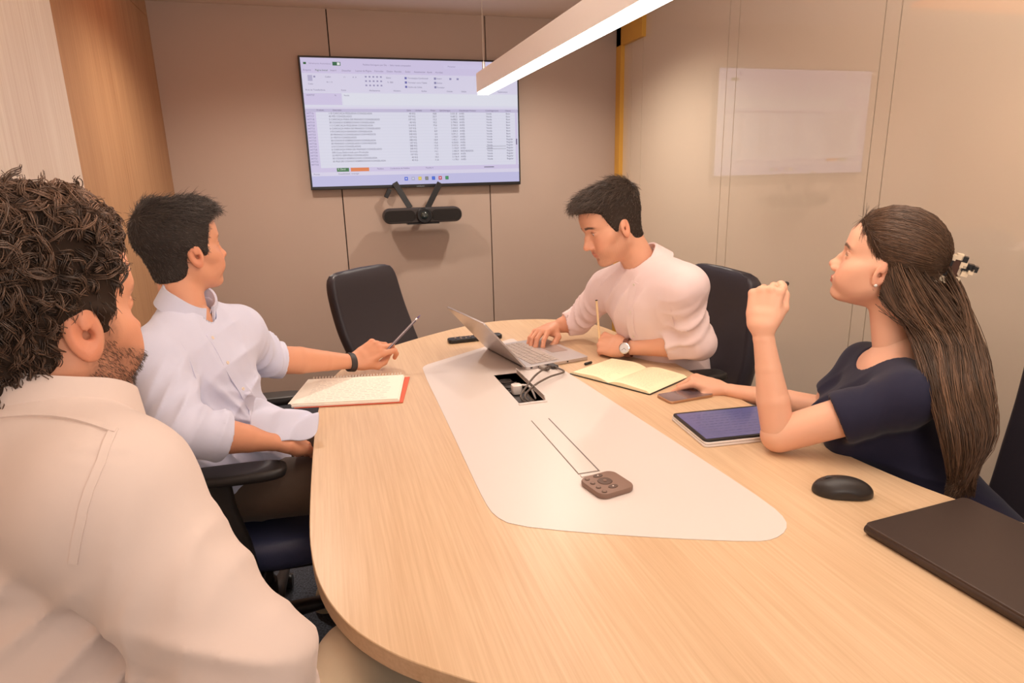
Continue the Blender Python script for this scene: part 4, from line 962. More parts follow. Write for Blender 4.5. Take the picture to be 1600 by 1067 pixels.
def seam(parent, seen, pix, m, w=.012, th=.0016, name='seam', n=26, nb=0, off=-.0006, btn=None, rad=.0045):
    pix = spline([A([x, y, 0.]) for x, y in pix], n); P_, Q = zip(*[seen.at(p[0], p[1]) for p in pix]); P_, Q = A(P_), A(Q)
    for _ in range(4): P_[1:-1] = (P_[:-2]+2*P_[1:-1]+P_[2:])/4; Q[1:-1] = (Q[:-2]+2*Q[1:-1]+Q[2:])/4
    o = strip(P_+Q*off, Q, w, th, name, m, parent)
    if nb:
        ix = np.linspace(2, n-3, nb).astype(int); buttons(o, [P_[i]+Q[i]*(off+th) for i in ix], [Q[i] for i in ix], rad, btn)
    return o
def wrinkle(f, d, wl, amp, seed, c, R, twist=.9):
    """cloth folds: round ridges, sharp valleys, running across direction d, inside a soft window (c,R)"""
    c = A(c, float); R = A(R, float) if hasattr(R, '__len__') else A([R]*3, float); d = nrm(d); q = f.sub(c-R*1.25, c+R*1.25)
    if q is None: return
    sl, g = q; X, Y, Z = g; r2 = ((X-c[0])/R[0])**2+((Y-c[1])/R[1])**2+((Z-c[2])/R[2])**2
    m = np.clip(1.25-r2, 0, 1)**1.0*(.35+.65*np.clip(.5+wave(X, Y, Z, seed+50, 22, 2), 0, 1))
    ph = (X*d[0]+Y*d[1]+Z*d[2])*2*PI/wl+twist*2.4*wave(X, Y, Z, seed, 9, 2)+.6*wave(X, Y, Z, seed+9, 30, 1)
    f.S[sl] -= (amp*(np.power(1.0001-np.abs(np.sin(ph/2)), 1.6)*1.5-.30)*m).astype(np.float32)
def limb_wr(f, a, b, r, amp, wl, seed, t0=0, t1=1, tilt=(0, 0, 0)):
    a, b = A(a, float), A(b, float); n = max(1, int(np.linalg.norm(b-a)*(t1-t0)/.07)+1)
    for i in range(n):
        t = t0+(t1-t0)*(i+.5)/n; wrinkle(f, nrm(b-a)+A(tilt), wl*(1+.25*math.sin(i*3+seed)), amp, seed+i*7, a+(b-a)*t, r*1.75)

def sleeve_join(f, fn, k=.02):
    """sleeves are cut and hollowed on their own, then joined to the body of the garment"""
    g = Field.__new__(Field); g.lo, g.res, g.n, g.ax = f.lo, f.res, f.n, f.ax; g.S = np.full(f.n, .5, np.float32); fn(g)
    h = np.clip(.5+.5*(f.S-g.S)/k, 0, 1); f.S = (f.S*(1-h)+g.S*h-k*h*(1-h)).astype(np.float32)
# ------------------------------------------------------------------ people
YS = [-.14, -.09, -.055, -.03, -.020, .006, .022, .030, .040, .055, .070, .1]
ZL = [-.078, -.078, -.074, -.066, -.040, -.030, -.026, .0, .045, .058, .066, .072]
def person(name_label, base): return empty('person', base, name_label, 'person', 'people at the meeting')
def collar(parent, m, ctr, n_up, fwd, r, h=.038, open_=.5, name='collar', flare=.024, width=1.0, lat_scale=1.08, tilt=.0, drop=.0, tip=.028):
    """standing fold-over collar round the neck: ring open at the front with pointed tips"""
    z = nrm(n_up); y = nrm(A(fwd)-(A(fwd) @ z)*z); x = np.cross(y, z); n = 40; inner = []; outer = []; rings = []
    for i in range(n+1):
        a = open_+(2*PI-2*open_)*i/n; e = abs(2*i/n-1)           # a measured from the front
        d = math.sin(a)*x*lat_scale+math.cos(a)*y; c = A(ctr, float)
        fall = h+tip*smoothstep(.72, 1.0, e); ht = .022-.020*smoothstep(.5, 1, e)
        b0 = c+d*(r-.002)-z*.02; t0 = c+d*(r-.001)+z*ht; t1 = c+d*(r+.004)+z*(ht+.002); lo_ = c+d*(r+flare+.012*e)+z*(ht-fall); lo2 = lo_-d*.004-z*.001; b1 = c+d*(r+.001)-z*.02
        rings.append([b0, t0, t1, lo_, lo2, t0+d*.002-z*.006, b1])
    return MB().loft(rings).build(name, m, parent, smooth=True, auto=True)
def sleeve(f, S, E, rs, re, k=.03):
    f.cone(S, E, rs, re, k)
def buttons(parent, pts, nrmv, r=.0045, m=None):
    for p, n_ in zip(pts, nrmv):
        fr = frame(nrm(n_), (0.1, .2, 1)); M = np.stack([fr[:, 0], fr[:, 2], fr[:, 1]], 1)
        MB().lathe([(0, 0), (r, 0), (r, .001), (r*.7, .0016), (r*.6, .0012), (0, .0012)], 12, tuple(p), M).build('button', m or mat('shell_button', lin(232, 216, 200), .3), parent, smooth=True)
def surf_hit(V, N, p, d):
    """outermost vertex of V near the line p + t d"""
    q = V-p; t = q @ d; r = np.linalg.norm(q-t[:, None]*d, axis=1); i = np.where(r < .008)[0]
    if len(i) == 0: i = [int(r.argmin())]
    j = i[int(np.argmax(t[i]))]; return V[j], N[j]
def placket(parent, V, F, line, d, m, w=.03, nb=4, name='placket', th=.0025, btn=True):
    N = vnormals(V, F); P_, Q = [], []
    for p in line:
        v, n_ = surf_hit(V, N, A(p), nrm(d)); P_.append(v); Q.append(n_)
    P_ = A(P_); 
    for _ in range(3): P_[1:-1] = (P_[:-2]+2*P_[1:-1]+P_[2:])/4
    pl_ = strip(P_-A(Q)*.001, Q, w, th, name, m, parent)
    if btn:
        ix = np.linspace(1, len(P_)-2, nb).astype(int); buttons(pl_, [P_[i]+A(Q[i])*(th-.001) for i in ix], [Q[i] for i in ix])
def legs(parent, hips, knees, feet, m, shoe_m, r=(.085, .062, .045), sole=True, res=.008, heel=None):
    h0 = (A(hips[0])+A(hips[1]))/2; pts = list(hips)+list(knees)+list(feet); f = Field(np.min(pts, 0)-.16, np.max(pts, 0)+.16, res)
    f.limb(hips[0], hips[1], .12, .105, .12, .105, A(hips[1])-A(hips[0]), .03)
    for h, k_, t in zip(hips, knees, feet):
        f.cone(h, k_, r[0], r[1]*1.08, .03); f.cone(k_, A(t)+A([0, 0, .07]), r[1], r[2]*1.05, .02)
        folds_along(f, h, k_, r[0], r[1], 6, int(abs(h[0])*1000)+3, .004, .006, (.1, .95)); folds_along(f, k_, A(t)+A([0, 0, .07]), r[1], r[2], 5, 8, .003, .005)
    finish('trousers', f, m, parent)
    for t, d in zip(feet, heel or [(1, 0, 0)]*2):
        t = A(t, float); d = nrm(d); g = Field(t-.2, t+.2, .006); b = A([t[0], t[1], .0])
        g.limb(b+A([0, 0, .045])-d*.04, b+A([0, 0, .035])+d*.13, .036, .04, .040, .028, np.cross(d, (0, 0, 1)), .02); g.cone(b-d*.035+A([0, 0, .05]), b-d*.03+A([0, 0, .10]), .038, .034, .02); g.clip_fn(lambda X, Y, Z: .022-Z)
        finish('shoe', g, shoe_m, parent)
        sl = MB().loft([[(b+d*x+np.cross(d, (0, 0, 1))*y+A([0, 0, z])) for x, y in smooth_poly([(-.085, -.03), (-.085, .03), (.0, .036), (.10, .046), (.17, .03), (.175, -.02), (.10, -.044), (.0, -.036)], 2)] for z in (.002, .026)])
        sl.build('sole', mat('cream_sole', lin(214, 196, 168), .7), parent, smooth=True, auto=True)
# ================= A: man in pale blue shirt, left side of the table
def man_left():
    pe = person('man in pale blue rolled-sleeve shirt holding a pen over the spiral notepad', (-.36, 1.64, .47))
    M_sh = cloth_mat('pale_blue_cotton', lin(214, 216, 238)); M_tr = cloth_mat('brown_trousers', lin(92, 74, 62), .3, 30)
    nb = P(296, 470, 1.57)
    H = Head(P(284, 385, 1.58), azel(52, 3), .98, neck_w=nb+A([-.01, 0, -.08]), skin=SKIN*A([.98, .93, .90]), nr=(.049, .055))
    Sn, Sf = P(243, 562, 1.45), P(372, 520, 1.74); mid = (Sn+Sf)/2; ax = nrm(Sf-Sn); fw = nrm(np.cross(ax, (0, 0, 1)))
    pel = A([-.33, 1.72, .60]); En = P(290, 676, 1.38); Ef = P(422, 562, 1.88)
    Wf = P(556, 566, 2.08); Wn = P(438, 690, 1.53)
    f = Field(np.min([pel, Sn, Sf, En, Ef, nb], 0)-.2, np.max([pel, Sn, Sf, En, Ef, nb], 0)+.2, .0042)
    chest = (mid+A([0, 0, -.10]))-fw*.01; waist = pel*.75+chest*.25+fw*.02
    f.limb(chest+A([0, 0, .02]), waist, .165, .110, .150, .115, ax, .03); f.limb(waist, pel+A([0, 0, .05]), .150, .12, .160, .125, ax, .03)
    f.limb(Sn+A([0, 0, .0]), Sf+A([0, 0, .0]), .062, .06, .062, .06, (0, 0, 1), .06)
    for S__ in (Sn, Sf): f.cone(nb+A([0, 0, -.035])-fw*.015, S__+A([0, 0, .012]), .050, .052, .05)
    f.ell(waist+fw*.045, (.13, .13, .10), .06)
    Dn = nrm(Wn-En); dF = nrm(Wf-Ef)
    Ce = En+Dn*.050; Cf = Ef+dF*.004
    def sl(f):
        f.cone(Sn, En, .062, .052, .03); f.cone(En, Ce, .054, .054, .02); f.chain([Ce-Dn*.022, Ce+Dn*.022], [.056, .058], .004)
        f.cone(Sf, Ef, .060, .050, .03); f.cone(Ef, Cf, .050, .050, .02); f.chain([Cf-dF*.020, Cf+dF*.022], [.050, .053], .004)
        limb_wr(f, Sn, Ce, .062, .0085, .042, 3, .15, 1.0, tilt=(.4, .5, .2)); limb_wr(f, Sf, Cf, .058, .0075, .040, 4, .2, 1.0, tilt=(0, .6, .3))
        hem_cut(f, Ce+Dn*.034, Dn, .068, .046); hem_cut(f, Cf+dF*.034, dF, .062, .041)
    sleeve_join(f, sl, .03)
    hx = P(450, 665, 1.56)
    wrinkle(f, (.5, .3, 1), .055, .010, 21, waist+fw*.1+A([0, 0, .06]), .17); wrinkle(f, (-.8, .2, .7), .065, .007, 22, chest+fw*.1, .17); wrinkle(f, (.6, .5, .5), .05, .008, 23, A([hx[0]-.1, hx[1], hx[2]]), .13)
    wrinkle(f, (.8, .2, .5), .05, .008, 27, (Sn+chest)/2+A([0, 0, -.1]), .13); wrinkle(f, (1, .5, .4), .07, .004, 29, mid, .2)
    f.disp(lambda X, Y, Z: .0012*wave(X, Y, Z, 11, 60, 2))
    f.cone(nb+A([0, 0, -.045]), nb+nrm(nb-mid)*.12, .056, .060, .004, '-')
    o, V, F = finish('shirt', f, M_sh, pe, 1)
    collar(pe, M_sh, nb+A([0, 0, .004]), A([0, 0, 1])+fw*.42+ax*.05, fw, .057, h=.044, open_=.20, tip=.022, flare=.012)
    sn = Seen(V, F)
    seam(o, sn, [(328, 520), (345, 545), (360, 575), (378, 605), (392, 628), (400, 650)], M_sh, .030, .0022, 'placket', 30, 4)
    tp = spline([P(*q) for q in ((398, 622, 1.50), (432, 632, 1.545), (466, 642, 1.575), (498, 648, 1.60))], 24); bt = spline([P(*q) for q in ((392, 676, 1.475), (430, 690, 1.50), (466, 688, 1.53), (499, 672, 1.56))], 24)
    rings = []
    for i_ in range(24):
        col_ = [tp[i_]*(1-t)+bt[i_]*t+A([0, 0, 1.])*(.020*math.sin(PI*t)+.006*math.sin(9*t+i_*.45))+fw*.004*math.sin(i_*.8+5*t) for t in np.linspace(0, 1, 14)]
        rings.append(col_+[c_-A([0, 0, .0025]) for c_ in col_[::-1]])
    MB().loft(rings).build('shirt_tail', M_sh, o, smooth=True, sub=1)
    seam(o, sn, [(235, 470), (262, 510), (292, 545), (310, 590)], M_sh, .004, .0014, 'yoke_seam', 20)
    M_ = cloth_mat('pale_blue_cotton', (0, 0, 0))
    hn = Hand(Wn, P(500, 697, 1.68)-Wn, (-.1, -.5, .86), True, [(25, 30, 15)]*4, [(.046, .045, -.016), (.052, .072, -.028)], elbow=En, skin=SKIN*A([.95, .86, .80]), fore=(.032, .024, 0, 0))
    hf = Hand(Wf, P(594, 540, 2.10)-Wf, P(575, 500, 1.95)-Wf, False, [(30, 62, 30), (40, 66, 38), (58, 60, 40), (66, 55, 40)], [(.040, .050, -.030), (.034, .076, -.044), (.022, .094, -.050)], elbow=Ef, skin=SKIN*A([.98, .92, .86]), fore=(.030, .023, 0, 0))
    V, F, c = join_np([H.island, hn.island, hf.island, arm_island([nb+A([0, 0, -.05]), chest, waist], [.05, .06, .06], SKIN, .006)])
    np_mesh('body', V, F, M_skin, pe, c)
    H.eyes(pe, (-.15, 1, .05))
    dark = A([.060, .047, .042])
    V, F = H.cap(lambda x, y, z: (.005+.013*smoothstep(-.02, .10, z)+.008*smoothstep(.02, .08, y)*smoothstep(.05, .09, z))*(1-.45*smoothstep(-.04, -.10, y)), YS, ZL, soft=.014, lumps=.0018, lf=90, seed=4)
    hc = np_mesh('hair', V, F, M_hcap, pe, np.tile(dark*.6, (len(V), 1)))
    P_, c_, r_ = short_strands(H, 7000, lambda p: .009+.020*smoothstep(.04, .1, p[:, 2]), lambda p: .15+.15*smoothstep(.05, .1, p[:, 2]), lambda p: (p-A([0, -.075, .075]))*A([1, 1, .8])+A([0, .03, -.015]), .00050, lambda r, n, p: dark*r.uniform(.5, 2.2, (n, 1)), 5, K=6, inset=.0008)
    strands(P_, r_, 'hair_strands', M_hair, hc, c_)
    d = nrm(Wf-Ef); c0 = Wf-d*.020; X = hf.M[:, 0]; Z = hf.M[:, 2]; X = nrm(X-d*(X@d)); Z = nrm(Z-d*(Z@d)-X*(Z@X))
    ring = lambda off, k_: [c0+d*off+X*(.0315+k_)*math.cos(a)+Z*(.0235+k_)*math.sin(a) for a in np.linspace(0, 2*PI, 33)[:-1]]
    MB().loft([ring(-.010, .0), ring(-.010, .0035), ring(.010, .0035), ring(.010, .0)], closed=True).build('fitness_band', M_blk2, pe, smooth=True, auto=True)
    legs(pe, [pel+ax*-.085, pel+ax*.085], [A([.10, 1.56, .605]), A([.10, 1.84, .605])], [A([.02, 1.62, .06]), A([-.06, 1.92, .06])], M_tr, mat('canvas_shoe', lin(190, 168, 140), .8))
    a, b = P(604, 548, 2.10), P(657, 492, 2.16); D_ = b-a
    pn = empty('ballpoint_pen', tuple(a), 'clear ballpoint pen in the raised hand of the man in pale blue', 'pen')
    MB().tube([a-D_*.15, a+D_*.90], .0038, 8).build('barrel', mat('clear_plastic', lin(236, 214, 202), .15, coat=.6), pn, smooth=True); MB().tube([a+D_*.90, a+D_*.97, a+D_], [.0036, .0018, .0006], 8).build('tip', mat('violet_tip', lin(120, 100, 150), .3), pn, smooth=True)
    MB().tube([a+D_*0, a+D_*.85], .0041, 6).build('ink_tube', mat('ink_tube', lin(70, 60, 90), .4), pn)
man_left()
# ================= B: man leaning over the laptop
def man_right():
    pe = person('man in pale pink shirt leaning over the open laptop with a pencil and a wristwatch', (1.33, 1.95, .47))
    M_sh = cloth_mat('pale_pink_cotton', lin(238, 214, 212))
    nb = P(1003, 408, 2.10)
    H = Head(P(954, 348, 2.05), azel(-88, -24), 1.03, neck_w=nb+A([.02, 0, -.05]), skin=SKIN, nr=(.050, .056), roll=-.06, beard=.16)
    Sn, Sf = P(1062, 450, 1.98), P(946, 452, 2.30); mid = (Sn+Sf)/2; ax = nrm(Sf-Sn); fw = -nrm(np.cross(ax, (0, 0, 1)))
    pel = A([1.20, 1.99, .58]); En = P(1092, 536, 2.03); Ef = P(905, 500, 2.44); Wn = P(974, 544, 2.17); Wf = P(864, 512, 2.44)
    f = Field(np.min([pel, Sn, Sf, En, Ef, nb], 0)-.2, np.max([pel, Sn, Sf, En, Ef, nb], 0)+.2, .0046)
    chest = mid+A([.03, 0, -.10]); waist = pel*.7+chest*.3+A([0, 0, .02])
    f.limb(chest+A([.01, 0, .03]), waist, .165, .115, .155, .12, ax, .03); f.limb(waist, pel, .155, .125, .165, .13, ax, .03)
    f.limb(Sn+A([.02, 0, 0]), Sf+A([.02, 0, 0]), .060, .062, .060, .062, (0, 0, 1), .06); f.ell(mid+A([.06, 0, -.005]), (.11, .18, .085), .07)
    for S__ in (Sn, Sf): f.cone(nb+A([.02, 0, -.025]), S__+A([.015, 0, .004]), .054, .058, .06)
    Dn = nrm(Wn-En); dF = nrm(Wf-Ef)
    Cn = En+Dn*.065; Cf = Ef+dF*.025
    def sl(f):
        f.cone(Sn+A([.008, 0, -.022]), En, .053, .052, .03); f.cone(En, Cn, .054, .047, .02); f.chain([Cn-Dn*.02, Cn+Dn*.022], [.047, .048], .004)
        f.cone(Sf, Ef, .058, .048, .03); f.cone(Ef, Cf, .048, .045, .02); f.chain([Cf-dF*.018, Cf+dF*.02], [.045, .047], .004)
        limb_wr(f, Sn, Cn, .060, .0085, .042, 13, .15, 1.0, tilt=(.5, .1, .4)); limb_wr(f, Sf, Cf, .056, .0075, .040, 14, .2, 1.0, tilt=(.3, 0, .5))
        hem_cut(f, Cn+Dn*.034, Dn, .060, .040); hem_cut(f, Cf+dF*.03, dF, .056, .038)
    sleeve_join(f, sl, .03)
    wrinkle(f, (.3, .8, .5), .06, .007, 41, chest+fw*.1, .17); wrinkle(f, (.7, .3, 1), .06, .010, 42, waist, .18); wrinkle(f, (.3, 1, .2), .08, .005, 43, mid+A([.1, 0, 0]), .18)
    f.disp(lambda X, Y, Z: .0012*wave(X, Y, Z, 12, 60, 2))
    un = nrm(H.w((0, -.03, -.05))-nb); f.cone(nb-un*.015, nb+un*.12, .057, .062, .004, '-')
    o, V, F = finish('shirt', f, M_sh, pe, 1); sn = Seen(V, F)
    collar(pe, M_sh, nb+un*.004, un+A([-.1, 0, .1]), fw+A([0, -.45, 0]), .060, h=.054, open_=.34, tip=.040, flare=.028)
    seam(o, sn, [(992, 440), (985, 460), (982, 490), (984, 515), (990, 530)], M_sh, .030, .0022, 'placket', 26, 3)
    seam(o, sn, [(1050, 415), (1052, 445), (1047, 480), (1052, 515)], M_sh, .004, .0014, 'armhole_seam', 20)
    # watch hand: fist on its side holding a pencil; thumb side up
    hn = Hand(Wn, P(925, 531, 2.25)-Wn, P(940, 480, 1.9)-Wn, False, [(48, 75, 35), (60, 78, 40), (66, 76, 42), (70, 72, 42)], [(.044, .048, -.022), (.034, .074, -.036), (.016, .090, -.040)], elbow=En, skin=SKIN, fore=(.030, .023, 0, 0))
    hf = Hand(Wf, P(842, 522, 2.36)-Wf+A([0, 0, .006]), (-.2, -.1, 1), True, [(28, 34, 18), (26, 40, 22), (30, 40, 22), (32, 36, 22)], [(.048, .046, -.024), (.050, .072, -.042), (.044, .09, -.054)], elbow=Ef, skin=SKIN*A([.97, .9, .86]), fore=(.030, .023, 0, 0), spread=(.16, .04, -.08, -.2))
    V, F, c = join_np([H.island, hn.island, hf.island, arm_island([nb+A([0, 0, -.05]), chest, waist], [.05, .06, .06], SKIN, .006)])
    np_mesh('body', V, F, M_skin, pe, c)
    H.eyes(pe, (.1, 1, -.35), iris=(.08, .045, .02))
    dark = A([.060, .040, .030])
    V, F = H.cap(lambda x, y, z: .0040+.015*smoothstep(.015, .10, z)+.008*smoothstep(.02, .08, y)*smoothstep(.05, .09, z), YS, ZL, soft=.016, lumps=.0010, lf=80, seed=6)
    hc = np_mesh('hair', V, F, M_hcap, pe, np.tile(dark*.6, (len(V), 1)))
    P_, c_, r_ = short_strands(H, 6500, lambda p: .006+.026*smoothstep(.03, .1, p[:, 2]), lambda p: .12+.18*smoothstep(.05, .1, p[:, 2]), lambda p: (p-A([0, -.07, .08]))*A([.7, 1, .8])+A([.015, .04, -.01]), .00055, lambda r, n, p: dark*r.uniform(.5, 2.4, (n, 1)), 6, K=6, inset=.0008)
    strands(P_, r_, 'hair_strands', M_hair, hc, c_)
    # wristwatch on the near wrist
    d = nrm(Wn-En); c0 = Wn-d*.018; tocam = nrm(CO-c0); Zw = nrm(tocam-d*(tocam@d)); Xw = np.cross(d, Zw)
    ring = lambda off, k_: [c0+d*off+Xw*(.0300+k_)*math.cos(a)+Zw*(.0270+k_)*math.sin(a) for a in np.linspace(0, 2*PI, 33)[:-1]]
    wt = MB().loft([ring(-.009, 0), ring(-.009, .003), ring(.009, .003), ring(.009, 0)], closed=True).build('wristwatch_strap', mat('brown_strap', lin(110, 62, 44), .5), pe, smooth=True, auto=True)
    Mw = np.stack([d, -Xw if False else np.cross(Zw, d), Zw], 1); Ow = c0+Zw*.0285
    MB().lathe([(0, 0), (.0185, 0), (.0195, .003), (.019, .007), (.0165, .0085), (.0160, .0075), (0, .0075)], 32, tuple(Ow), Mw).build('watch_case', mat('steel_case', (.75, .72, .70), .2, 1), wt, smooth=True, auto=True)
    MB().lathe([(0, .0076), (.0158, .0076), (.0156, .0080), (0, .0080)], 32, tuple(Ow), Mw).build('watch_dial', mat('silver_dial', lin(232, 230, 232), .25, .3), wt)
    hd = MB()
    for an, ln_ in ((.6, .012), (2.3, .009)):
        hd.box(Ow+Mw @ A([math.cos(an)*ln_/2, math.sin(an)*ln_/2, .0085]), (ln_/2, .0005, .0002), np.stack([Mw @ A([math.cos(an), math.sin(an), 0]), Mw @ A([-math.sin(an), math.cos(an), 0]), Zw], 1))
    hd.build('watch_hands', M_blk2, wt)
    legs(pe, [pel-ax*.085, pel+ax*.085], [A([.76, 1.86, .58]), A([.76, 2.10, .58])], [A([.84, 1.86, .06]), A([.84, 2.10, .06])], cloth_mat('beige_trousers', lin(190, 160, 132), .3, 30), mat('brown_shoe', lin(90, 60, 44), .5), res=.008, heel=[(-1, 0, 0)]*2)
    a, b = P(936, 520, 2.22), P(932, 470, 2.20)
    pc_ = empty('pencil', tuple(a), 'pale wooden pencil standing upright in the fist of the man in pink', 'pencil'); D_ = b-a
    MB().tube([a-D_*.3, b], .0040, 6).build('pencil_body', mat('pale_pencil', lin(238, 204, 156), .5), pc_); MB().tube([b, b+D_*.03], .0041, 6).build('pencil_end', M_blk, pc_)
man_right()
# ================= W: woman in navy
def woman():
    pe = person('woman in a navy short-sleeved top with long brown hair, elbow on the table', (1.38, 1.0, .47))
    M_n = mat('navy_jersey', lin(26, 24, 50), .85, bump=('noise', 60, .15), sheen=.1)
    sk = SKIN_W*A([1.0, .97, .95])
    nb = P(1405, 545, 1.46)
    H = Head(P(1378, 408, 1.46), azel(-42, 13), .96, fem=True, neck_w=nb+A([.0, -.0, -.04]), skin=sk, nr=(.043, .050), brow=(.10, .06, .04), jaw=.96)
    Sn, Sf = P(1418, 622, 1.33), P(1352, 572, 1.60); mid = (Sn+Sf)/2; ax = nrm(Sf-Sn); fw = -nrm(np.cross(ax, (0, 0, 1)))
    pel = A([1.30, .92, .56]); En = P(1216, 680, 1.43); Wn = P(1190, 512, 1.40); Ef = P(1286, 640, 1.66); Wf = P(1126, 607, 1.83)
    f = Field(np.min([pel, Sn, Sf, nb], 0)-.2, np.max([pel, Sn, Sf, nb], 0)+.2, .0044)
    chest = mid+A([0, 0, -.11]); waist = pel*.6+chest*.4
    f.limb(chest+A([0, 0, .03]), waist, .145, .10, .125, .095, ax, .03); f.limb(waist, pel, .125, .10, .165, .12, ax, .03)
    f.limb(Sn, Sf, .050, .050, .050, .050, (0, 0, 1), .05)
    for S__ in (Sn, Sf): f.cone(nb+A([0, 0, -.045]), S__+A([0, 0, .008]), .042, .044, .04)
    for s in (-1, 1): f.ell(chest+fw*.075+ax*s*.065+A([0, 0, -.01]), (.062, .062, .062), .04)
    Dn = nrm(En-Sn); Df = nrm(Ef-Sf); Cn = Sn+Dn*.125; Cf = Sf+Df*.10
    def sl(f):
        f.cone(Sn, Cn, .046, .0585, .02); f.cone(Sf, Cf, .046, .055, .02)
        limb_wr(f, Sn, Cn, .05, .0025, .05, 33, .0, .6, tilt=(.3, .1, .5)); hem_cut(f, Cn+Dn*.015, Dn, .070, .0485, depth=.018); hem_cut(f, Cf+Df*.015, Df, .064, .044, depth=.018)
    sleeve_join(f, sl, .03)
    wrinkle(f, (.4, .2, 1), .07, .010, 61, waist+fw*.05, .17); wrinkle(f, (.4, .6, .6), .08, .007, 62, chest+fw*.08, .15)
    f.ell(nb+fw*.035+A([0, 0, -.008]), (.062, .062, .060), .004, '-'); f.cone(nb+A([0, 0, -.02]), nb+A([0, 0, .1]), .055, .06, .004, '-')
    o, V, F = finish('top', f, M_n, pe, 1)
    # skin of neck and upper chest, arms
    g = Field(mid-.25, mid+A([.25, .25, .25]), .004); g.limb(chest+A([0, 0, .02]), waist, .13, .085, .11, .08, ax, .03); g.limb(Sn, Sf, .042, .042, .042, .042, (0, 0, 1), .05)
    for S__ in (Sn, Sf): g.cone(nb+A([0, 0, -.055])+fw*.01, S__+A([0, 0, .0]), .042, .038, .05)
    g.cone(nb+A([0, 0, -.06])+fw*.02, nb+A([0, 0, .0]), .05, .044, .03); gv, gf = g.mesh(); gv = relax(gv, gf, 2)
    hn = Hand(Wn, P(1197, 462, 1.40)-Wn, P(1180, 462, 1.0)-P(1190, 462, 1.4)+A([-.05, 0, 0]), False, [(62, 92, 50), (70, 95, 52), (74, 95, 52), (78, 92, 50)], [(.040, .055, -.024), (.038, .086, -.034), (.026, .112, -.036)], elbow=En, skin=sk, size=.92, fore=(.027, .021, 0, 0))
    hf = Hand(Wf, P(1080, 592, 1.85)-Wf, (-.15, -.1, 1), True, [(38, 20, 8), (48, 50, 25), (54, 56, 30), (56, 56, 30)], [(.046, .044, -.022), (.048, .068, -.036)], elbow=Ef, skin=sk, size=.9, fore=(.027, .021, 0, 0))
    V, F, c = join_np([H.island, hn.island, hf.island, (gv, gf, sk), arm_island([Sn, Sn+Dn*.1, En], [.038, .043, .039], sk), arm_island([Sf, Sf+Df*.1, Ef], [.036, .039, .035], sk)])
    np_mesh('body', V, F, M_skin, pe, c)
    H.eyes(pe, (.05, 1, .1), iris=(.10, .10, .07))
    # hair
    br = A([.085, .045, .026]); ys = [-.14, -.09, -.055, -.02, -.010, .0, .012, .03, .045, .060, .074, .1]; zl = [-.10, -.10, -.09, -.075, -.005, .018, .012, .032, .050, .066, .080, .088]
    V, F = H.cap(lambda x, y, z: .008+.010*smoothstep(-.02, .08, z)*smoothstep(.08, -.02, y), ys, zl, soft=.02, lumps=.0012, lf=70, seed=9)
    hc = np_mesh('hair', V, F, M_hcap, pe, np.tile(br*.55, (len(V), 1)))
    clip = A([0, -.132, .022]); r = np.random.default_rng(3)
    ok = np.where((H.g(H.capV) > .001) & (H.capV[:, 2] > -.035+.0*H.capV[:, 1]) & (H.capV[:, 1] > -.11))[0]; n = 4400; gg = H.g(H.capV[ok]); i = r.choice(ok, n, p=(1+14*(gg < .012))/(1+14*(gg < .012)).sum()); p = H.capV[i]; c0 = A([0, -.014, .028])
    a_ = p-c0; b_ = clip-c0; la = np.linalg.norm(a_, axis=1); lb = np.linalg.norm(b_); ua = a_/la[:, None]; ub = b_/lb; om = np.arccos(np.clip(ua @ ub, -.999, .999)); K = 10; pts = []
    sag = r.uniform(-.01, .004, n)
    for k in range(K):
        t = k/(K-1); u = (np.sin((1-t)*om)[:, None]*ua+np.sin(t*om)[:, None]*ub)/np.sin(om)[:, None]
        e = u/A([.0745, .094, .083]); rad = 1/np.linalg.norm(e, axis=1)+.010+.012*smoothstep(.0, .07, u[:, 1]*.09)+.010*smoothstep(-.02, .06, (u[:, 2]*.08+.03))*smoothstep(.09, -.01, u[:, 1]*.09); e0 = smoothstep(0, .55, t); rad = rad*(1-t**5)+lb*t**5+sag*.15*math.sin(PI*t)+.006*math.sin(PI*t); rad = (la+.0012)*(1-e0)+np.maximum(rad, 0)*e0
        if k == 0: rad = rad-.004
        pts.append(c0+u*rad[:, None]+r.normal(0, .0006, (n, 3)))
    col = br*r.uniform(.5, 1.8, (n, 1))*A([1, 1, 1])+r.uniform(0, .02, (n, 1))*A([1, .6, .35])
    strands(np.stack([H.w(q) for q in pts], 1), .0006, 'hair_strands', M_hair, hc, col, taper=.8)
    P_, c_, r_ = short_strands(H, 2600, lambda p: .032+0*p[:, 0], .16, lambda p: (clip-p)*A([1.6, 1, 1]), .00045, lambda r, n, p: br*r.uniform(.5, 1.7, (n, 1)), 21, K=7, gmin=-.004, inset=.0005, jitter=.05, gmax=.022)
    strands(P_, r_, 'hairline_strands', M_hair, hc, c_)
    T0, T1, T2, T3, T4 = H.w((-.015, -.080, -.04)), P(1474, 525, 1.37), P(1496, 600, 1.29), P(1514, 680, 1.26), P(1502, 745, 1.26)
    hl = nrm(CR*.95+CF*.2); bk = nrm(np.cross(hl, (0, 0, 1)))
    g = Field(np.min([T0, T1, T2, T3, T4], 0)-.15, np.max([T0, T1, T2, T3, T4], 0)+.15, .004)
    wd = [(.060, .055), (.072, .048), (.060, .036), (.048, .026), (.014, .010)]; TT_ = [T0, T1, T2, T3, T4]
    for j in range(4): g.limb(TT_[j], TT_[j+1], wd[j][0]*.74, wd[j][1]*.62, wd[j+1][0]*.74, wd[j+1][1]*.62, hl, .02)
    wrinkle(g, hl, .03, .006, 71, T1, .16, .3); wrinkle(g, hl, .03, .006, 72, T3, .18, .3)
    V, F = g.mesh(); V = relax(V, F, 1); np_mesh('hair_fall', V, F, M_hcap, hc, np.tile(br*.6, (len(V), 1)))
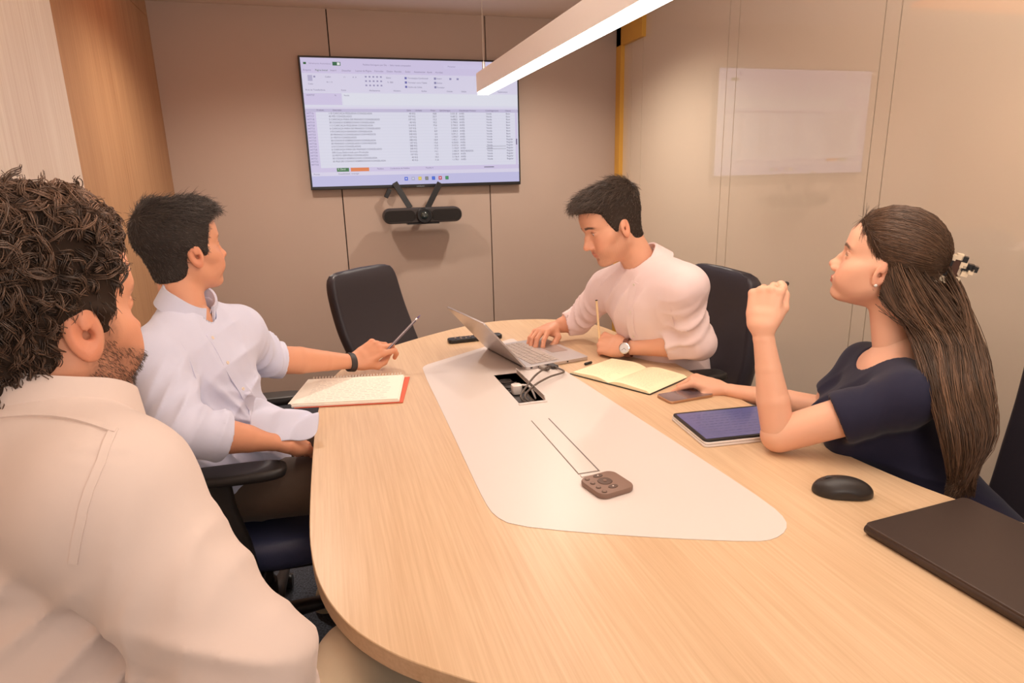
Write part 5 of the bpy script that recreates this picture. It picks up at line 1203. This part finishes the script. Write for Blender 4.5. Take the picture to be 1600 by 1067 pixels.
    n = 4200; r_ang = r.uniform(-PI, PI, n); rad_ = r.uniform(.75, 1.08, n); lat = np.cos(r_ang)*rad_; dep = np.sin(r_ang)*rad_; K = 18; ctrl = []
    side_ = np.where(bk @ CF < 0, 1, -1); nearp = dep*side_ > -.1
    fromclip = (lat > .25) & (r.random(n) < .8)
    ang = np.clip((1-lat)/2, 0, 1)                                      # 0 at her back, 1 by the ear
    yy = -.108+.094*ang; xx = np.where(nearp, -1, 1)*.076*np.sqrt(np.clip(1-((yy+.014)/.100)**2, 0.02, 1))
    rt_ = np.stack([xx*1.06, yy-.004, -.030+r.normal(0, .020, n)], 1)
    root = np.where(fromclip[:, None], H.w(clip+np.stack([lat*.004+r.normal(0, .007, n), r.normal(0, .004, n), -.012+r.normal(0, .008, n)], 1)), H.w(rt_))
    ctrl.append(root); ctrl.append(root*.55+T1*.45+(lat*.040)[:, None]*hl+(dep*.035)[:, None]*bk)
    for j in range(1, 5):
        a1, b1 = wd[j]; sprd = 1.0 if j < 4 else 1.7
        ctrl.append(TT_[j]+(lat*a1*sprd)[:, None]*hl+(dep*b1*1.1)[:, None]*bk+r.normal(0, .0028, (n, 3)))
    ctrl.append(TT_[4]+A([0, 0, -1.])*(r.uniform(-.03, .045, n))[:, None]+(lat*.030)[:, None]*hl+(dep*.012)[:, None]*bk)
    C_ = np.stack(ctrl, 1); ph = r.uniform(0, 6.28, n); paths = []
    for k in range(K):
        t = k/(K-1)*(len(ctrl)-1); q = min(int(t), len(ctrl)-2); u = t-q; p0, p1, p2, p3 = C_[:, max(q-1, 0)], C_[:, q], C_[:, q+1], C_[:, min(q+2, len(ctrl)-1)]
        v = .5*((2*p1)+(-p0+p2)*u+(2*p0-5*p1+4*p2-p3)*u*u+(-p0+3*p1-3*p2+p3)*u**3)
        wv = .006*np.sin(k*.7+lat*3)*min(1, k/6); paths.append(v+wv[:, None]*hl+(.0035*np.sin(ph+k*.6)*min(1, k/8))[:, None]*hl)
    tone = br*r.uniform(.6, 1.7, (n, 1))*(1.05+.45*np.sin(lat*15+dep*3)[:, None])+r.uniform(0, .02, (n, 1))*A([1, .6, .35])
    strands(np.stack(paths, 1), .00088, 'hair_strands', M_hair, hc, tone, taper=.4)
    # checkered clip
    Cw = H.w(clip+A([0, -.006, .0])); Hm = H.M; cl = MB(); cb = MB(); r5 = random.Random(2)
    cp = tag(MB().box(Cw, (.010, .013, .024), Hm).build('hair_clip', mat('brown_tortoise', lin(84, 52, 40), .3), pe, bevel=.002))
    for (y, z, wh) in ((.010, .024, 1), (-.002, .028, 1), (-.012, .025, 0), (.012, .012, 0), (-.014, .013, 1), (.012, -.012, 0), (-.020, .006, 0), (-.028, .012, 0), (-.030, .003, 1), (-.036, .010, 0), (.012, -.024, 1), (.002, -.026, 1), (-.012, -.020, 1), (-.022, -.004, 1)):
        (cl if wh else cb).box(Cw+Hm @ A([0, y-.004, z]), (.0125, .0062, .0062), Hm)
    cl.build('clip_white_squares', mat('ivory', lin(236, 214, 184), .35), cp); cb.build('clip_black_squares', M_blk, cp)
    er = H.w((-.082, -.006, -.046)); MB().lathe([(0, -.004), (.003, -.003), (.0042, 0), (.003, .003), (0, .004)], 12, tuple(er)).build('pearl_earring', mat('pearl', lin(240, 232, 226), .15, coat=.5), pe, smooth=True)
    legs(pe, [pel-ax*.09, pel+ax*.09], [A([.88, .84, .57]), A([.88, 1.06, .57])], [A([.95, .84, .06]), A([.95, 1.06, .06])], mat('dark_trousers', lin(22, 22, 40), .85), M_blk, r=(.09, .062, .045), res=.008, heel=[(-1, 0, 0)]*2)
    a, b = P(1204, 452, 1.435), P(1230, 443, 1.435)
    k_ = empty('black_pen', tuple(a), 'black pen end poking out of the fist of the woman in navy', 'pen'); MB().tube([a, b], .0055, 10).build('pen_barrel', M_blk2, k_, smooth=True); MB().tube([b, b+nrm(b-a)*.003], [.0055, .003], 10).build('pen_end', M_blk, k_, smooth=True)
woman()
# ================= F: bearded man in the foreground
def man_front():
    pe = person('curly-haired bearded man in a cream shirt, seen from behind in the foreground', (-.38, .52, .47))
    M_sh = cloth_mat('cream_cotton', lin(216, 196, 186)); 
    nb = P(92, 612, .67)
    H = Head(P(60, 482, .655), azel(37, -4), .98, neck_w=nb+A([-.02, -.015, -.05]), skin=SKIN*A([.97, .88, .82]), beard=.62, nr=(.053, .060), res=.0019)
    Sn = P(168, 782, .60); cdir = azel(42, 0); rt = nrm(np.cross(cdir, (0, 0, 1))); print('sh', Sn, nb, rt)
    mid = Sn-rt*.19; Sf = mid-rt*.19; ax = rt; fw = cdir
    pel = mid+A([0, 0, 0])-fw*.03; pel = A([-.30, .55, .56]); En = P(382, 1045, .60); Wn = En+A([.03, .09, -.24])
    f = Field(np.min([pel, Sn, Sf, En, nb], 0)-.2, np.max([pel, Sn, Sf, En, nb, En+.05], 0)+.16, .0046)
    chest = mid+A([0, 0, -.12]); waist = pel*.7+chest*.3
    f.limb(chest+A([0, 0, .03]), waist, .185, .115, .165, .115, ax, .03); f.limb(waist, pel, .165, .12, .18, .13, ax, .03)
    f.limb(Sn+A([0, 0, .0]), Sf, .068, .065, .068, .065, (0, 0, 1), .06)
    for S__ in (Sn, Sf): f.cone(nb+A([0, 0, -.045])-fw*.02, S__+A([0, 0, .01]), .058, .060, .06)
    Dn = nrm(Wn-En); Cn = En+Dn*.11
    def sl(f):
        f.cone(Sn, En, .069, .060, .03); f.cone(En, Cn, .060, .054, .02); f.chain([Cn-Dn*.02, Cn+Dn*.02], [.055, .057], .004)
        limb_wr(f, Sn, Cn, .066, .0065, .060, 53, .1, 1.0, tilt=(.3, -.1, .6)); wrinkle(f, (.4, .1, 1), .05, .009, 84, En, .12); hem_cut(f, Cn+Dn*.03, Dn, .07, .044, depth=.02)
    sleeve_join(f, sl, .03)
    for q_ in ((174, 690), (158, 725), (144, 765), (132, 805), (122, 845), (114, 880)): wrinkle(f, (.25, .1, 1), .011, .0022, 91, P(q_[0], q_[1], .56), .030, .2)
    f.cone(Sf, Sf+A([-.03, .16, -.22]), .07, .058, .03)
    wrinkle(f, (-.3, .2, 1), .055, .012, 81, waist-fw*.1, .2); wrinkle(f, (.5, .3, 1), .08, .007, 82, chest-fw*.1, .2); wrinkle(f, (-.7, .2, .9), .042, .012, 85, Sn+A([-.05, -.03, -.16]), .14)
    un = nrm(nb-mid+A([0, 0, .08])); f.cone(nb-un*.03, nb+un*.12, .062, .068, .004, '-')
    o, V, F = finish('shirt', f, M_sh, pe, 1); sn = Seen(V, F)
    collar(pe, M_sh, nb+A([0, 0, .0]), A([0, 0, 1])+fw*.30, fw, .066, h=.044, open_=.25, tip=.02, flare=.013)
    seam(o, sn, [(178, 668), (160, 715), (140, 765), (124, 825), (114, 880)], M_sh, .007, .0022, 'armhole_seam', 40)
    seam(o, sn, [(181, 674), (120, 655), (60, 648), (4, 650)], M_sh, .006, .0028, 'yoke_seam', 30)
    hn = Hand(Wn, Dn, (0, 0, 1), False, [(25, 30, 15)]*4, [(.046, .045, -.016), (.052, .072, -.028)], elbow=En, skin=SKIN*A([.97, .88, .82]))
    V, F, c = join_np([H.island, hn.island, arm_island([nb+A([0, 0, -.06]), chest, waist], [.05, .06, .06], SKIN, .006)])
    np_mesh('body', V, F, M_skin, pe, c)
    H.eyes(pe, (0, 1, 0))
    dk = A([.075, .042, .027]); ys = [-.14, -.09, -.06, -.036, -.020, .006, .022, .030, .038, .050, .066, .1]; zl = [-.092, -.092, -.088, -.072, -.045, -.032, -.026, .0, .040, .062, .078, .088]
    V, F = H.cap(lambda x, y, z: (.004+.013*smoothstep(-.03, .05, z)+.010*smoothstep(.06, .11, z))*(1-.55*smoothstep(.0, .06, y)), ys, zl, soft=.016, lumps=.005, lf=150, seed=14)
    hc = np_mesh('hair', V, F, M_hcap, pe, np.tile(dk*.45, (len(V), 1)))
    r = np.random.default_rng(8); N_ = 1900; ok = np.where((H.g(H.capV) > .010) & ~((H.capV[:, 2] < .035) & (H.capV[:, 1] > .018)) & ~((H.capV[:, 2] < .028) & (H.capV[:, 1] > -.034)))[0]; i = r.choice(ok, N_); p = H.capV[i]; nn = H.capN[i]
    tdir = (p-A([0, -.06, .09])); tdir = tdir-(tdir*nn).sum(1)[:, None]*nn+r.normal(0, .05, (N_, 3)); tdir -= (tdir*nn).sum(1)[:, None]*nn; tdir /= np.linalg.norm(tdir, axis=1)[:, None]; bi = np.cross(nn, tdir)
    K = 9; S_n = 6; allp, allc = [], []
    fr_ = 1-.5*smoothstep(.0, .06, p[:, 1]); R_ = r.uniform(.003, .0075, N_)*(.5+.5*smoothstep(-.04, .07, p[:, 2]))*fr_; L = r.uniform(.020, .038, N_)*(.55+.45*smoothstep(-.06, .05, p[:, 2]))*fr_; tw = r.uniform(.5, 1.15, N_)*np.where(r.random(N_) < .5, -1, 1)*2*PI; ph = r.uniform(0, 6.28, N_)
    tone = dk*r.uniform(.55, 1.8, (N_, 1))*(1+1.3*smoothstep(.06, .13, p[:, 2])[:, None])  # curls coloured lighter towards the crown in place of the backlight
    for s in range(S_n):
        off = r.normal(0, .0016, (N_, 3)); dph = r.normal(0, .10, N_); pts = []
        for k in range(K):
            t = k/(K-1); an = ph+dph+tw*t; rr = R_*(.5+.5*t)
            pts.append(p+off+nn*(-.005+.010*math.sin(PI*min(1, t*1.1))+rr*np.sin(an)*.8)[:, None]+tdir*(L*t)[:, None]+bi*(rr*np.cos(an))[:, None])
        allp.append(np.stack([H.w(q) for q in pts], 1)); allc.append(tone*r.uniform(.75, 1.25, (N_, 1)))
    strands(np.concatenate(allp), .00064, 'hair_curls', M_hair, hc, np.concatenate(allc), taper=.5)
    P_, c_, r_ = short_strands(H, 2600, lambda p: .008+.008*smoothstep(-.03, .02, p[:, 2]), .30, lambda p: A([0, .1, -1.])+0*p, .00045, lambda r, n, p: dk*r.uniform(.4, 1.4, (n, 1)), 15, K=5, gmin=.0, inset=.0005)
    strands(P_, r_, 'side_hair', M_hair, hc, c_)
    hv, hf_, hcol = H.island; L_ = H.inv(hv); hn_ = vnormals(hv, hf_); w8 = (hcol.mean(1) < SKIN.mean()*.74) & (L_[:, 1] > -.01) & (L_[:, 2] < .005) & (np.abs(L_[:, 0]) < .08) & (L_[:, 2] > -.125) & ~((np.abs(L_[:, 0]) > .07))
    ix = np.where(w8)[0]; print('beard', len(ix))
    if len(ix) > 100:
        ix = r.choice(ix, 3800); p0 = hv[ix]+r.normal(0, .0006, (3800, 3)); nn_ = hn_[ix]; dn = H.d(A([0, .25, -1.]))+r.normal(0, .35, (3800, 3)); ln_ = r.uniform(.003, .0065, (3800, 1)); dd = nn_*.7+dn*.8; dd /= np.linalg.norm(dd, axis=1)[:, None]
        strands(np.stack([p0-nn_*.001, p0+dd*ln_*.5, p0+dd*ln_-nn_*ln_*.12], 1), .00020, 'beard', M_hair, pe, dk*1.1*r.uniform(.5, 1.6, (3800, 1)))
    # beard stubble
    ok = np.where((H.f is not None))[0]
    kn = A([pel[0]+.50, pel[1]+.22, .60])
    legs(pe, [pel+ax*.09, pel-ax*.09], [P(560, 1040, .98), pel+A([.44, .42, .04])], [A([.13, .93, .06]), A([.05, 1.2, .06])], cloth_mat('khaki_trousers', lin(186, 166, 140), .3, 24), mat('brown_shoe', lin(90, 60, 44), .5))
man_front()
